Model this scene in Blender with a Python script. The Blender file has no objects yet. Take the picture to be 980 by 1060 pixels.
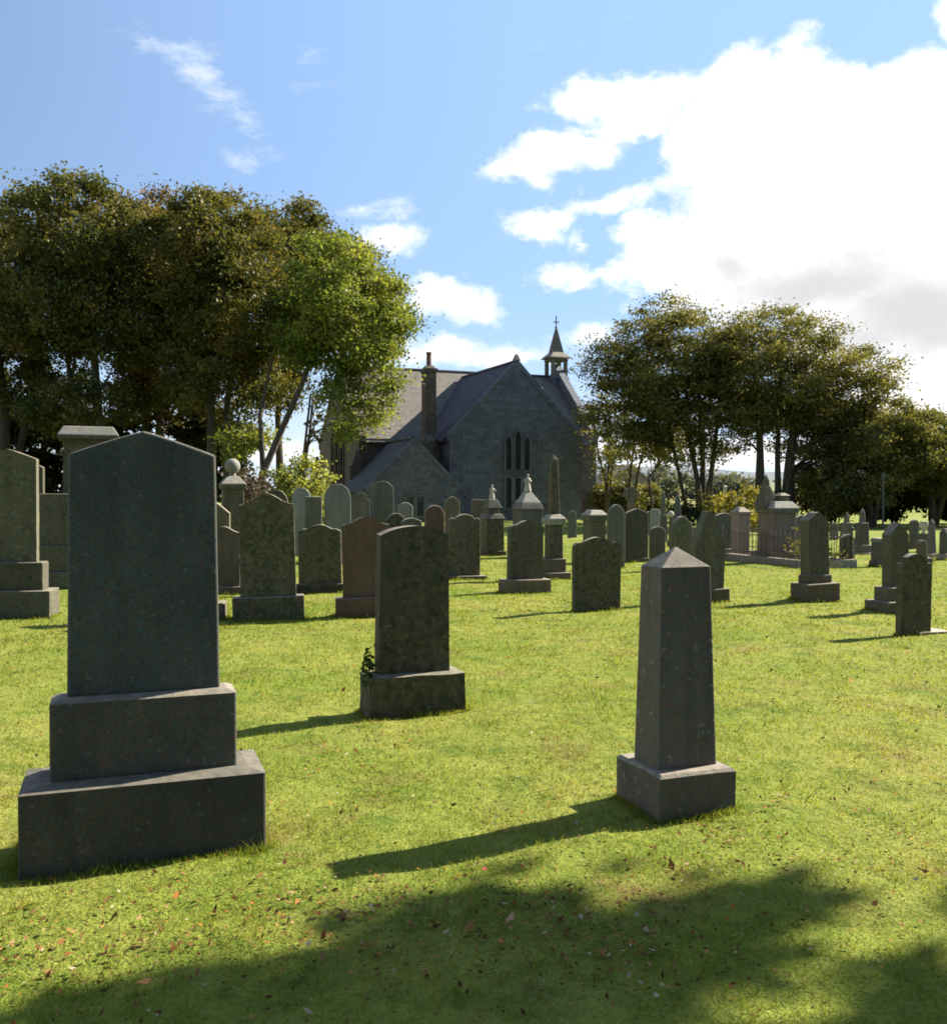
import bpy, bmesh, math, random
import numpy as np
from mathutils import Vector, Matrix, noise as mnoise

random.seed(7)
rng = np.random.default_rng(11)
PI = math.pi
sc = bpy.context.scene
C = sc.collection
F, HX, HY, EYE = 1000.0, 490.0, 512.0, 1.6      # focal length and horizon of the photograph, eye height
A0 = math.radians(20)                            # the rows of graves all face the same way
SUN_AZ, SUN_EL = math.radians(60), math.radians(35)

# ------------------------------------------------------------------ helpers
def link(o, parent=None):
    C.objects.link(o)
    if parent is not None:
        o.parent = parent
    return o

def tag(o, label=None, cat=None, group=None, kind=None):
    if label: o['label'] = label
    if cat: o['category'] = cat
    if group: o['group'] = group
    if kind: o['kind'] = kind
    return o

def empty(name, loc, rz=0.0):
    o = bpy.data.objects.new(name, None)
    o.empty_display_size = 0.2
    o.location = loc
    o.rotation_euler = (0, 0, rz)
    return link(o)

def obj_bm(name, bm, mat, parent=None, bevel=0.0, smooth=False):
    me = bpy.data.meshes.new(name)
    bmesh.ops.recalc_face_normals(bm, faces=bm.faces[:])
    bm.to_mesh(me); bm.free()
    if mat: me.materials.append(mat)
    if smooth:
        me.polygons.foreach_set('use_smooth', [True]*len(me.polygons))
    o = bpy.data.objects.new(name, me)
    link(o, parent)
    if bevel > 0:
        b = o.modifiers.new('bevel', 'BEVEL'); b.width = bevel; b.segments = 2
        b.limit_method = 'ANGLE'; b.angle_limit = math.radians(35)
    return o

def mesh_np(name, V, Fc, mat, parent=None, smooth=False):
    me = bpy.data.meshes.new(name)
    V = np.asarray(V, dtype=np.float32); Fc = np.asarray(Fc, dtype=np.int32)
    n, k = Fc.shape
    me.vertices.add(len(V)); me.vertices.foreach_set('co', V.ravel())
    me.loops.add(n*k); me.loops.foreach_set('vertex_index', Fc.ravel())
    me.polygons.add(n)
    me.polygons.foreach_set('loop_start', np.arange(0, n*k, k, dtype=np.int32))
    try: me.polygons.foreach_set('loop_total', np.full(n, k, dtype=np.int32))
    except Exception: pass
    if smooth: me.polygons.foreach_set('use_smooth', np.ones(n, dtype=bool))
    me.update(calc_edges=True)
    if mat: me.materials.append(mat)
    o = bpy.data.objects.new(name, me)
    return link(o, parent)

def add_prism(bm, pts, y0, y1):
    """pts: outline in x,z ; extruded from y0 to y1"""
    a = [bm.verts.new((x, y0, z)) for x, z in pts]
    b = [bm.verts.new((x, y1, z)) for x, z in pts]
    bm.faces.new(a); bm.faces.new(b[::-1])
    n = len(pts)
    for i in range(n):
        bm.faces.new((a[i], b[i], b[(i+1) % n], a[(i+1) % n]))

def add_prism_x(bm, pts, x0, x1):
    """pts: outline in y,z ; extruded along x"""
    a = [bm.verts.new((x0, y, z)) for y, z in pts]
    b = [bm.verts.new((x1, y, z)) for y, z in pts]
    bm.faces.new(a); bm.faces.new(b[::-1])
    n = len(pts)
    for i in range(n):
        bm.faces.new((a[i], b[i], b[(i+1) % n], a[(i+1) % n]))

def add_frustum(bm, cx, cy, w0, d0, z0, w1, d1, z1):
    lo = [bm.verts.new((cx+sx*w0/2, cy+sy*d0/2, z0)) for sx, sy in ((-1,-1),(1,-1),(1,1),(-1,1))]
    if w1 < 1e-4:
        t = bm.verts.new((cx, cy, z1))
        bm.faces.new(lo[::-1])
        for i in range(4): bm.faces.new((lo[i], lo[(i+1) % 4], t))
        return
    hi = [bm.verts.new((cx+sx*w1/2, cy+sy*d1/2, z1)) for sx, sy in ((-1,-1),(1,-1),(1,1),(-1,1))]
    bm.faces.new(lo[::-1]); bm.faces.new(hi)
    for i in range(4): bm.faces.new((lo[i], lo[(i+1) % 4], hi[(i+1) % 4], hi[i]))

def add_box(bm, x0, x1, y0, y1, z0, z1):
    add_frustum(bm, (x0+x1)/2, (y0+y1)/2, x1-x0, y1-y0, z0, x1-x0, y1-y0, z1)

def add_ring(bm, outer, inner, y0, y1):
    n = len(outer)
    vs = []
    for y in (y0, y1):
        for pts in (outer, inner):
            vs.append([bm.verts.new((x, y, z)) for x, z in pts])
    of, inf, ob, inb = vs
    for i in range(n):
        j = (i+1) % n
        bm.faces.new((of[i], of[j], inf[j], inf[i]))
        bm.faces.new((ob[i], inb[i], inb[j], ob[j]))
        bm.faces.new((of[i], ob[i], ob[j], of[j]))
        bm.faces.new((inf[i], inf[j], inb[j], inb[i]))

def add_lathe(bm, prof, cx=0, cy=0, seg=14):
    rings = []
    for r, z in prof:
        rings.append([bm.verts.new((cx+r*math.cos(2*PI*i/seg), cy+r*math.sin(2*PI*i/seg), z)) for i in range(seg)])
    for a, b in zip(rings[:-1], rings[1:]):
        for i in range(seg):
            j = (i+1) % seg
            bm.faces.new((a[i], a[j], b[j], b[i]))
    bm.faces.new(rings[0][::-1]); bm.faces.new(rings[-1])

def add_tube(bm, pts, radii, seg=7):
    pts = [Vector(p) for p in pts]
    rings = []
    for i, p in enumerate(pts):
        t = (pts[min(i+1, len(pts)-1)] - pts[max(i-1, 0)])
        t = t.normalized() if t.length > 1e-6 else Vector((0,0,1))
        ref = Vector((1,0,0)) if abs(t.x) < 0.8 else Vector((0,1,0))
        a = t.cross(ref).normalized(); b = t.cross(a)
        rings.append([bm.verts.new(p + (a*math.cos(2*PI*k/seg) + b*math.sin(2*PI*k/seg))*radii[i]) for k in range(seg)])
    for a, b in zip(rings[:-1], rings[1:]):
        for k in range(seg):
            j = (k+1) % seg
            bm.faces.new((a[k], a[j], b[j], b[k]))
    bm.faces.new(rings[0][::-1]); bm.faces.new(rings[-1])

def add_ball(bm, c, r, sx=1, sy=1, sz=1, sub=2):
    m = Matrix.Translation(Vector(c)) @ Matrix.Diagonal((sx, sy, sz, 1))
    bmesh.ops.create_icosphere(bm, subdivisions=sub, radius=r, matrix=m)

def roughen(bm, amp, scale, cuts_len=0.09, seed=0.0):
    """wear: split long edges, then shift every vertex by coherent noise"""
    for _ in range(5):
        es = [e for e in bm.edges if e.calc_length() > cuts_len*1.6]
        if not es: break
        bmesh.ops.subdivide_edges(bm, edges=es, cuts=1, use_grid_fill=True)
    for v in bm.verts:
        p = v.co*scale + Vector((seed, seed*1.7, -seed))
        v.co += mnoise.noise_vector(p)*amp + mnoise.noise_vector(p*3.1)*amp*0.5

# ------------------------------------------------------------------ terrain height
def gz(x, y):
    x = np.asarray(x, float); y = np.asarray(y, float)
    z = 0.020*np.sin(x*0.9+0.4*y+0.6)*np.sin(y*0.75-0.3*x) + 0.012*np.sin(x*2.3-y*1.1+1.0)*np.sin(y*2.0+x*0.7)
    z = z + 0.009*np.sin(x*5.1+y*2.7)*np.sin(y*4.7-x*2.2+0.5) + 0.005*np.sin(x*11.3-y*6.1)*np.sin(y*10.1+x*5.0)
    fade = np.clip((y-120)/120, 0, 1)
    z = z*(1-fade)
    t = np.clip((y-220)/520, 0, 1); t = t*t*(3-2*t)
    a = np.clip((x/np.maximum(y, 1)+0.12)/0.38, 0, 1); a = a*a*(3-2*a)
    roll = 0.75+0.25*np.sin(x*0.011+0.7)+0.10*np.sin(x*0.027)+0.05*np.sin(x*0.06+y*0.01)
    return z + t*(5+19*a)*roll

# ------------------------------------------------------------------ node helpers
class NT:
    def __init__(s, tree): s.t = tree; s.n = tree.nodes; s.l = tree.links
    def new(s, typ, **kw):
        n = s.n.new(typ)
        for k, v in kw.items(): setattr(n, k, v)
        return n
    def setin(s, sock, v):
        if isinstance(v, bpy.types.NodeSocket): s.l.new(v, sock)
        else: sock.default_value = v
    def math(s, op, a, b=0.0, c=None, clamp=False):
        n = s.new('ShaderNodeMath', operation=op, use_clamp=clamp)
        s.setin(n.inputs[0], a); s.setin(n.inputs[1], b)
        if c is not None: s.setin(n.inputs[2], c)
        return n.outputs[0]
    def noise(s, vec, scale, detail=4.0, rough=0.55, out=0, dist=0.0):
        n = s.new('ShaderNodeTexNoise')
        if vec is not None: s.l.new(vec, n.inputs['Vector'])
        n.inputs['Scale'].default_value = scale; n.inputs['Detail'].default_value = detail
        n.inputs['Roughness'].default_value = rough; n.inputs['Distortion'].default_value = dist
        return n.outputs[out]
    def ramp(s, fac, stops, interp='LINEAR'):
        n = s.new('ShaderNodeValToRGB'); n.color_ramp.interpolation = interp
        e = n.color_ramp.elements
        while len(e) < len(stops): e.new(0.5)
        for i, (p, c) in enumerate(stops):
            e[i].position = p
            e[i].color = (c, c, c, 1) if isinstance(c, (int, float)) else (*c, 1)
        s.l.new(fac, n.inputs[0])
        return n.outputs[0]
    def mix(s, fac, a, b, mode='MIX'):
        n = s.new('ShaderNodeMix', data_type='RGBA', blend_type=mode)
        s.setin(n.inputs[0], fac)
        for sock, v in ((n.inputs[6], a), (n.inputs[7], b)):
            if isinstance(v, bpy.types.NodeSocket): s.l.new(v, sock)
            else: sock.default_value = (*v, 1)
        return n.outputs[2]
    def vmap(s, vec, scale=(1,1,1), loc=(0,0,0), rot=(0,0,0)):
        n = s.new('ShaderNodeMapping'); s.l.new(vec, n.inputs[0])
        n.inputs['Scale'].default_value = scale; n.inputs['Location'].default_value = loc; n.inputs['Rotation'].default_value = rot
        return n.outputs[0]

def new_mat(name):
    m = bpy.data.materials.new(name); m.use_nodes = True
    t = NT(m.node_tree); t.n.clear()
    out = t.new('ShaderNodeOutputMaterial')
    return m, t, out

def stone_mat(name, c1, c2, moss=0.0, lichen=0.15, bump=0.4, rough=0.85, speck=0.35, mosscol=(0.020,0.026,0.008), top=0.55):
    m, t, out = new_mat(name)
    geo = t.new('ShaderNodeNewGeometry'); P = geo.outputs['Position']
    n1 = t.noise(P, 3.2, 6, 0.62); n2 = t.noise(P, 17, 5, 0.6); n3 = t.noise(P, 75, 4, 0.7)
    streak = t.noise(t.vmap(P, (9, 9, 0.9)), 1.0, 4, 0.6)
    base = t.mix(t.ramp(n1, [(0.3, 0.0), (0.7, 1.0)]), c1, c2)
    base = t.mix(t.math('MULTIPLY', t.ramp(streak, [(0.45, 0.0), (0.7, 1.0)]), 0.45), base, tuple(x*0.55 for x in c1))
    base = t.mix(speck, base, t.ramp(n3, [(0.3, 0.25), (0.7, 0.8)]), 'OVERLAY')
    if moss > 0:
        f = t.ramp(t.math('ADD', t.math('MULTIPLY', n2, 0.6), t.math('MULTIPLY', n1, 0.4)), [(0.62-0.3*moss, 0.0), (0.72-0.2*moss, 1.0)])
        base = t.mix(t.math('MULTIPLY', f, min(1.0, moss+0.25)), base, mosscol)
    blot = t.noise(P, 38, 3, 0.6, out=1)
    bs = t.new('ShaderNodeSeparateXYZ'); t.l.new(blot, bs.inputs[0])
    warm = t.mix(1.0, base, (1.28, 0.96, 0.72), 'MULTIPLY'); cool = t.mix(1.0, base, (0.76, 1.03, 1.06), 'MULTIPLY')
    base = t.mix(t.ramp(bs.outputs[0], [(0.38, 0.0), (0.62, 1.0)]), warm, cool)
    if lichen > 0:
        v = t.noise(P, 26, 2, 0.5)
        f = t.ramp(v, [(0.66, 0.0), (0.70, 1.0)])
        base = t.mix(t.math('MULTIPLY', f, lichen), base, (0.30, 0.31, 0.25))
    # upward faces painted a paler tan that stands in for sunlight on them
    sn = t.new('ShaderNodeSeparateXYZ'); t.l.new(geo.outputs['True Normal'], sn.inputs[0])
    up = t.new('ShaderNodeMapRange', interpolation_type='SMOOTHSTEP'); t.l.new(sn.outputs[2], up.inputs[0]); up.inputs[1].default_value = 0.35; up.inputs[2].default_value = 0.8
    sunlit_tan = t.mix(t.ramp(n2, [(0.35, 0.0), (0.65, 1.0)]), (0.16,0.14,0.105), (0.33,0.285,0.22))
    base = t.mix(t.math('MULTIPLY', up.outputs[0], top), base, sunlit_tan)
    # the tone differs a little from stone to stone
    oi = t.new('ShaderNodeObjectInfo')
    hv = t.new('ShaderNodeHueSaturation'); t.l.new(base, hv.inputs['Color'])
    t.l.new(t.math('MULTIPLY_ADD', oi.outputs['Random'], 0.5, 0.75), hv.inputs['Value'])
    b = t.new('ShaderNodeBsdfPrincipled'); t.l.new(hv.outputs[0], b.inputs['Base Color'])
    b.inputs['Roughness'].default_value = rough
    bp = t.new('ShaderNodeBump'); bp.inputs['Strength'].default_value = bump; bp.inputs['Distance'].default_value = 0.012
    h = t.math('ADD', t.math('MULTIPLY', n2, 0.7), t.math('MULTIPLY', n3, 0.35))
    t.l.new(h, bp.inputs['Height']); t.l.new(bp.outputs[0], b.inputs['Normal'])
    t.l.new(b.outputs[0], out.inputs[0])
    return m

def masonry_mat(name, c1, c2, mortar, bw=0.55, bh=0.24, rotz=0.0):
    """coursed rubble, mapped in the building's own axes"""
    m, t, out = new_mat(name)
    tc = t.new('ShaderNodeTexCoord'); P = tc.outputs['Object']
    sx = t.new('ShaderNodeSeparateXYZ'); t.l.new(P, sx.inputs[0])
    wob = t.noise(P, 1.6, 3, 0.5)
    u = t.math('ADD', t.math('ADD', sx.outputs[0], sx.outputs[1]), t.math('MULTIPLY', wob, 0.3))
    z = t.math('ADD', sx.outputs[2], t.math('MULTIPLY', t.noise(P, 1.1, 2, 0.5), 0.14))
    cb = t.new('ShaderNodeCombineXYZ'); t.l.new(u, cb.inputs[0]); t.l.new(z, cb.inputs[1])
    br = t.new('ShaderNodeTexBrick'); t.l.new(cb.outputs[0], br.inputs['Vector'])
    br.inputs['Scale'].default_value = 1.0
    br.inputs['Brick Width'].default_value = bw; br.inputs['Row Height'].default_value = bh
    br.inputs['Mortar Size'].default_value = 0.018; br.inputs['Mortar Smooth'].default_value = 0.3
    br.inputs['Color1'].default_value = (*c1, 1); br.inputs['Color2'].default_value = (*c2, 1); br.inputs['Mortar'].default_value = (*mortar, 1)
    n1 = t.noise(P, 0.55, 5, 0.6); n2 = t.noise(P, 7, 5, 0.65)
    col = t.mix(0.55, br.outputs[0], t.ramp(n2, [(0.3, 0.2), (0.7, 0.85)]), 'OVERLAY')
    col = t.mix(t.ramp(n1, [(0.45, 0.0), (0.75, 0.6)]), col, tuple(0.5*x for x in c1))
    b = t.new('ShaderNodeBsdfPrincipled'); t.l.new(col, b.inputs['Base Color']); b.inputs['Roughness'].default_value = 0.9
    bp = t.new('ShaderNodeBump'); bp.inputs['Strength'].default_value = 0.6; bp.inputs['Distance'].default_value = 0.04
    t.l.new(t.math('ADD', t.math('MULTIPLY', br.outputs[1], -0.6), n2), bp.inputs['Height']); t.l.new(bp.outputs[0], b.inputs['Normal'])
    t.l.new(b.outputs[0], out.inputs[0])
    return m

def slate_mat(name, c1, c2):
    m, t, out = new_mat(name)
    tc = t.new('ShaderNodeTexCoord'); P = tc.outputs['Object']
    sx = t.new('ShaderNodeSeparateXYZ'); t.l.new(P, sx.inputs[0])
    cb = t.new('ShaderNodeCombineXYZ')
    t.l.new(t.math('ADD', sx.outputs[0], sx.outputs[1]), cb.inputs[0]); t.l.new(sx.outputs[2], cb.inputs[1])
    br = t.new('ShaderNodeTexBrick'); t.l.new(cb.outputs[0], br.inputs['Vector'])
    br.inputs['Brick Width'].default_value = 0.34; br.inputs['Row Height'].default_value = 0.2
    br.inputs['Scale'].default_value = 1.0; br.inputs['Mortar Size'].default_value = 0.012
    br.inputs['Color1'].default_value = (*c1, 1); br.inputs['Color2'].default_value = (*c2, 1)
    br.inputs['Mortar'].default_value = (*[x*0.45 for x in c1], 1)
    n1 = t.noise(P, 0.8, 5, 0.6); n2 = t.noise(P, 9, 4, 0.6)
    col = t.mix(0.5, br.outputs[0], t.ramp(n2, [(0.3, 0.25), (0.7, 0.8)]), 'OVERLAY')
    col = t.mix(t.ramp(n1, [(0.5, 0.0), (0.75, 0.4)]), col, tuple(x*0.6 for x in c2))
    b = t.new('ShaderNodeBsdfPrincipled'); t.l.new(col, b.inputs['Base Color']); b.inputs['Roughness'].default_value = 0.75
    bp = t.new('ShaderNodeBump'); bp.inputs['Strength'].default_value = 0.5; bp.inputs['Distance'].default_value = 0.03
    t.l.new(t.math('ADD', t.math('MULTIPLY', br.outputs[1], -0.7), n2), bp.inputs['Height']); t.l.new(bp.outputs[0], b.inputs['Normal'])
    t.l.new(b.outputs[0], out.inputs[0])
    return m

def plain_mat(name, col, rough=0.6, metal=0.0, var=0.25):
    m, t, out = new_mat(name)
    geo = t.new('ShaderNodeNewGeometry')
    n = t.noise(geo.outputs['Position'], 20, 4, 0.6)
    c = t.mix(var, col, t.ramp(n, [(0.3, 0.2), (0.7, 0.8)]), 'OVERLAY')
    b = t.new('ShaderNodeBsdfPrincipled'); t.l.new(c, b.inputs['Base Color'])
    b.inputs['Roughness'].default_value = rough; b.inputs['Metallic'].default_value = metal
    t.l.new(b.outputs[0], out.inputs[0])
    return m

def leaf_mat(name, stops, transl=0.35, clump=0.9, cscale=0.6):
    """stops: colour ramp; which colour depends on the leaf and on the spray it belongs to"""
    m, t, out = new_mat(name)
    geo = t.new('ShaderNodeNewGeometry')
    n = t.noise(geo.outputs['Position'], cscale, 4, 0.6)
    f = t.math('ADD', t.math('MULTIPLY', t.ramp(n, [(0.28, 0.0), (0.72, 1.0)]), 0.72), t.math('MULTIPLY', geo.outputs['Random Per Island'], 0.28))
    col = t.ramp(f, stops)
    d = t.new('ShaderNodeBsdfDiffuse'); t.l.new(col, d.inputs[0])
    tr = t.new('ShaderNodeBsdfTranslucent')
    t.l.new(t.mix(1.0, col, (1.5, 1.35, 0.6), 'MULTIPLY'), tr.inputs[0])
    g = t.new('ShaderNodeBsdfGlossy'); g.inputs['Roughness'].default_value = 0.45; g.inputs[0].default_value = (1, 1, 1, 1)
    mx = t.new('ShaderNodeMixShader'); mx.inputs[0].default_value = transl
    t.l.new(d.outputs[0], mx.inputs[1]); t.l.new(tr.outputs[0], mx.inputs[2])
    m2 = t.new('ShaderNodeMixShader'); m2.inputs[0].default_value = 0.012
    t.l.new(mx.outputs[0], m2.inputs[1]); t.l.new(g.outputs[0], m2.inputs[2])
    t.l.new(m2.outputs[0], out.inputs[0])
    return m

def bark_mat(name, c1, c2):
    m, t, out = new_mat(name)
    geo = t.new('ShaderNodeNewGeometry')
    n = t.noise(t.vmap(geo.outputs['Position'], (6, 6, 1.2)), 1.5, 6, 0.65)
    b = t.new('ShaderNodeBsdfPrincipled'); t.l.new(t.mix(t.ramp(n, [(0.35, 0.0), (0.65, 1.0)]), c1, c2), b.inputs['Base Color'])
    b.inputs['Roughness'].default_value = 0.95
    bp = t.new('ShaderNodeBump'); bp.inputs['Strength'].default_value = 0.8; bp.inputs['Distance'].default_value = 0.03
    t.l.new(n, bp.inputs['Height']); t.l.new(bp.outputs[0], b.inputs['Normal'])
    t.l.new(b.outputs[0], out.inputs[0])
    return m

def grass_colour(t, P):
    big = t.noise(P, 0.55, 4, 0.55); mid = t.noise(P, 2.6, 4, 0.6); fine = t.noise(P, 14, 4, 0.65)
    col = t.mix(t.ramp(big, [(0.35, 0.0), (0.65, 1.0)]), (0.150, 0.190, 0.027), (0.222, 0.226, 0.050))
    col = t.mix(t.ramp(mid, [(0.50, 0.0), (0.70, 0.75)]), col, (0.088, 0.136, 0.017))
    cl = t.noise(P, 8.5, 3, 0.6)
    col = t.mix(t.ramp(cl, [(0.36, 0.55), (0.58, 0.0)]), col, t.mix(1.0, col, (0.55, 0.66, 0.5), 'MULTIPLY'))
    dry = t.math('MULTIPLY', t.ramp(t.noise(t.vmap(P, (1, 1, 1), (7, 3, 0)), 1.5, 5, 0.62), [(0.545, 0.0), (0.70, 1.0)]), t.ramp(fine, [(0.4, 0.1), (0.6, 0.9)]))
    col = t.mix(dry, col, (0.16, 0.115, 0.042))
    return col, fine, mid

def ground_mat():
    m, t, out = new_mat('ground_turf')
    geo = t.new('ShaderNodeNewGeometry'); P = geo.outputs['Position']
    col, fine, mid = grass_colour(t, P)
    vf = t.noise(P, 70, 3, 0.7)
    col = t.mix(0.4, col, t.ramp(vf, [(0.3, 0.2), (0.7, 0.75)]), 'OVERLAY')
    sx = t.new('ShaderNodeSeparateXYZ'); t.l.new(P, sx.inputs[0])
    # fields beyond the churchyard, then hills with haze painted in as blue grey
    fld = t.ramp(t.noise(t.vmap(P, (0.006, 0.004, 0.0)), 1.0, 2, 0.4), [(0.40, (0.15, 0.17, 0.045)), (0.5, (0.20, 0.18, 0.07)), (0.6, (0.09, 0.13, 0.035))], 'CONSTANT')
    hazy_hill = t.mix(t.ramp(t.noise(P, 0.02, 4, 0.6), [(0.4, 0.0), (0.6, 1.0)]), (0.10, 0.12, 0.14), (0.14, 0.15, 0.17))
    fy = t.new('ShaderNodeMapRange'); t.l.new(sx.outputs[1], fy.inputs[0])
    fy.inputs[1].default_value = 95; fy.inputs[2].default_value = 110
    col = t.mix(fy.outputs[0], col, fld)
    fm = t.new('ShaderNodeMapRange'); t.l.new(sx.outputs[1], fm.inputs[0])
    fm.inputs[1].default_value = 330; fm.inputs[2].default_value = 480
    col = t.mix(fm.outputs[0], col, hazy_hill)
    b = t.new('ShaderNodeBsdfPrincipled'); t.l.new(col, b.inputs['Base Color']); b.inputs['Roughness'].default_value = 1.0
    b.inputs['Specular IOR Level'].default_value = 0.1
    bp = t.new('ShaderNodeBump'); bp.inputs['Strength'].default_value = 0.9; bp.inputs['Distance'].default_value = 0.03
    t.l.new(t.math('ADD', t.math('MULTIPLY', vf, 0.5), fine), bp.inputs['Height']); t.l.new(bp.outputs[0], b.inputs['Normal'])
    t.l.new(b.outputs[0], out.inputs[0])
    return m

def blade_mat():
    m, t, out = new_mat('grass_blades')
    geo = t.new('ShaderNodeNewGeometry'); P = geo.outputs['Position']
    col, fine, mid = grass_colour(t, P)
    hv = t.new('ShaderNodeHueSaturation'); t.l.new(col, hv.inputs['Color'])
    t.l.new(t.math('MULTIPLY_ADD', geo.outputs['Random Per Island'], 0.5, 0.78), hv.inputs['Value'])
    d = t.new('ShaderNodeBsdfDiffuse'); t.l.new(hv.outputs[0], d.inputs[0])
    tr = t.new('ShaderNodeBsdfTranslucent'); t.l.new(t.mix(1.0, hv.outputs[0], (1.5, 1.4, 0.7), 'MULTIPLY'), tr.inputs[0])
    mx = t.new('ShaderNodeMixShader'); mx.inputs[0].default_value = 0.45
    t.l.new(d.outputs[0], mx.inputs[1]); t.l.new(tr.outputs[0], mx.inputs[2])
    t.l.new(mx.outputs[0], out.inputs[0])
    return m

M = {
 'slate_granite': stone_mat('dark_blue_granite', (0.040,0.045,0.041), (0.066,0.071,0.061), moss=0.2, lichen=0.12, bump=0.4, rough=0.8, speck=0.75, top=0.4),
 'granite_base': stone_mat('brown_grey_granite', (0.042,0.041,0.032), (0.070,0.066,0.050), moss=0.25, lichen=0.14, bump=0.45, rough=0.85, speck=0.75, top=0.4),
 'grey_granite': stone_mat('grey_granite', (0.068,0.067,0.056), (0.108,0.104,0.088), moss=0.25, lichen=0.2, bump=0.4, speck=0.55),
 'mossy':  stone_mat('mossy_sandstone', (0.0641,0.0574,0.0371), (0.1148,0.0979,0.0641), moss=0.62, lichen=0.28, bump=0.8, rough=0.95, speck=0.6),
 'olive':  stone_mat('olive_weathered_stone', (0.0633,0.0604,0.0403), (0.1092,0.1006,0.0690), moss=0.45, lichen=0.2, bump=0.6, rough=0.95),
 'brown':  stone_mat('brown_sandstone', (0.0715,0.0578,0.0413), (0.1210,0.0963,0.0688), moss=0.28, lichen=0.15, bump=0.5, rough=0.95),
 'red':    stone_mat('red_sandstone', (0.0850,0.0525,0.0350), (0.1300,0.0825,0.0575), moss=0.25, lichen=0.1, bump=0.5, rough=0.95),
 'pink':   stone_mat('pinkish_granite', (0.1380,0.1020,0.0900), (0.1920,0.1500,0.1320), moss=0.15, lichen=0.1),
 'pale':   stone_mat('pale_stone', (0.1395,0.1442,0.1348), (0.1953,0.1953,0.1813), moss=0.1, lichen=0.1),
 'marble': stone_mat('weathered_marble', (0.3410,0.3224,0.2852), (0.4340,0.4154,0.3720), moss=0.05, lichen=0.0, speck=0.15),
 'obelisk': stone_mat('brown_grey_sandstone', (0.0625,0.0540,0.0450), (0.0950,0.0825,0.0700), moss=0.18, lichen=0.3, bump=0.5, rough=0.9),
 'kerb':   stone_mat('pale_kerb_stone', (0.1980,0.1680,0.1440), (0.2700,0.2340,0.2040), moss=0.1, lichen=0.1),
}
IRON = plain_mat('rusty_black_iron', (0.05,0.04,0.035), 0.7)

# ------------------------------------------------------------------ from picture to place
def ray(px, d): return (px-HX)/F*d
def zat(y, d): return EYE + (HY-y)/F*d

def solve(x0, x1, t, a, d_near, grow=(0, 0)):
    """width and centre of a slab whose silhouette spans x0..x1 and whose (grown) footprint starts at depth d_near"""
    w = (x1-x0)*d_near/F; cx = ray((x0+x1)/2, d_near); cy = d_near
    ca, sa = math.cos(a), math.sin(a)
    for _ in range(30):
        def corners(ww, tt):
            return [(cx+sx*ww/2*ca-sy*tt/2*sa, cy+sx*ww/2*sa+sy*tt/2*ca) for sx in (-1,1) for sy in (-1,1)]
        dn = min(p[1] for p in corners(w+2*grow[0], t+2*grow[1]))
        cy += d_near-dn
        ps = [HX+p[0]/p[1]*F for p in corners(w, t)]
        lo, hi = min(ps), max(ps)
        w = max(0.08, w + ((x1-x0)-(hi-lo))*cy/F*0.7)
        cx += ((x0+x1)/2-(lo+hi)/2)*cy/F
    return w, cx, cy

def profile(style, w, h, sh, z0, taper=0.0, n=14):
    """closed outline (x,z) of a headstone from z0 up to height h; sh: drop of the shoulders"""
    wb, wt = w/2, w/2*(1-taper)
    top = []
    if style == 'flat':
        top = [(wt, h), (-wt, h)]
    elif style == 'gable':
        for i in range(n+1):
            q = 1-2*i/n
            top.append((wt*q, h-sh*abs(q)**1.12))
    elif style == 'arc':
        for i in range(n+1):
            q = 1-2*i/n
            top.append((wt*q, h-sh*q*q))
    elif style == 'ogee':
        for i in range(2*n+1):
            q = 1-i/n
            top.append((wt*q, h-sh*(1-math.cos(PI*min(1, abs(q)*1.06)))/2))
    elif style == 'round':
        for i in range(2*n+1):
            an = PI*i/(2*n)
            top.append((wt*math.cos(an), h-sh+sh*math.sin(an)))
    elif style == 'point':
        for i in range(2*n+1):
            q = 1-i/n
            top.append((wt*q, h-sh*(1-math.sqrt(max(0, 1-((abs(q)+0.55)/1.55)**2))/math.sqrt(1-(0.55/1.55)**2))))
    elif style == 'peak':
        top = [(wt, h-sh), (0, h), (-wt, h-sh)]
    elif style == 'shoulder':
        top = [(wt, h-sh), (wt*0.97, h-sh*0.70), (wt*0.86, h-sh*0.46), (wt*0.74, h-sh*0.42), (wt*0.63, h-sh*0.66)]
        for i in range(n+1):
            q = 1-2*i/n
            top.append((wt*0.56*q, h-sh*0.38*q*q))
        top += [(-x, z) for x, z in top[:5][::-1]]
    elif style == 'scroll':
        for i in range(2*n+1):
            q = 1-i/n
            top.append((wt*q, h-sh*(0.5-0.5*math.cos(PI*abs(q)))+0.22*sh*max(0, math.sin(PI*(abs(q)-0.6)/0.4)) if abs(q) > 0.6 else h-sh*(0.5-0.5*math.cos(PI*abs(q)))))
    elif style == 'kite':
        return [(-wb*0.84, z0), (wb*0.84, z0), (wt*0.9, z0+(h-sh-z0)*0.45), (wt, h-sh), (0.03, h), (-0.03, h), (-wt, h-sh), (-wt*0.9, z0+(h-sh-z0)*0.45)]
    elif style == 'notch':
        top = [(wt, h-sh), (wt*0.72, h-sh), (wt*0.66, h-sh*0.35)]
        for i in range(n+1):
            q = 1-2*i/n
            top.append((wt*0.6*q, h-sh*0.35*q*q))
        top += [(-wt*0.66, h-sh*0.35), (-wt*0.72, h-sh), (-wt, h-sh)]
    return [(-wb, z0), (wb, z0)] + top

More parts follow.
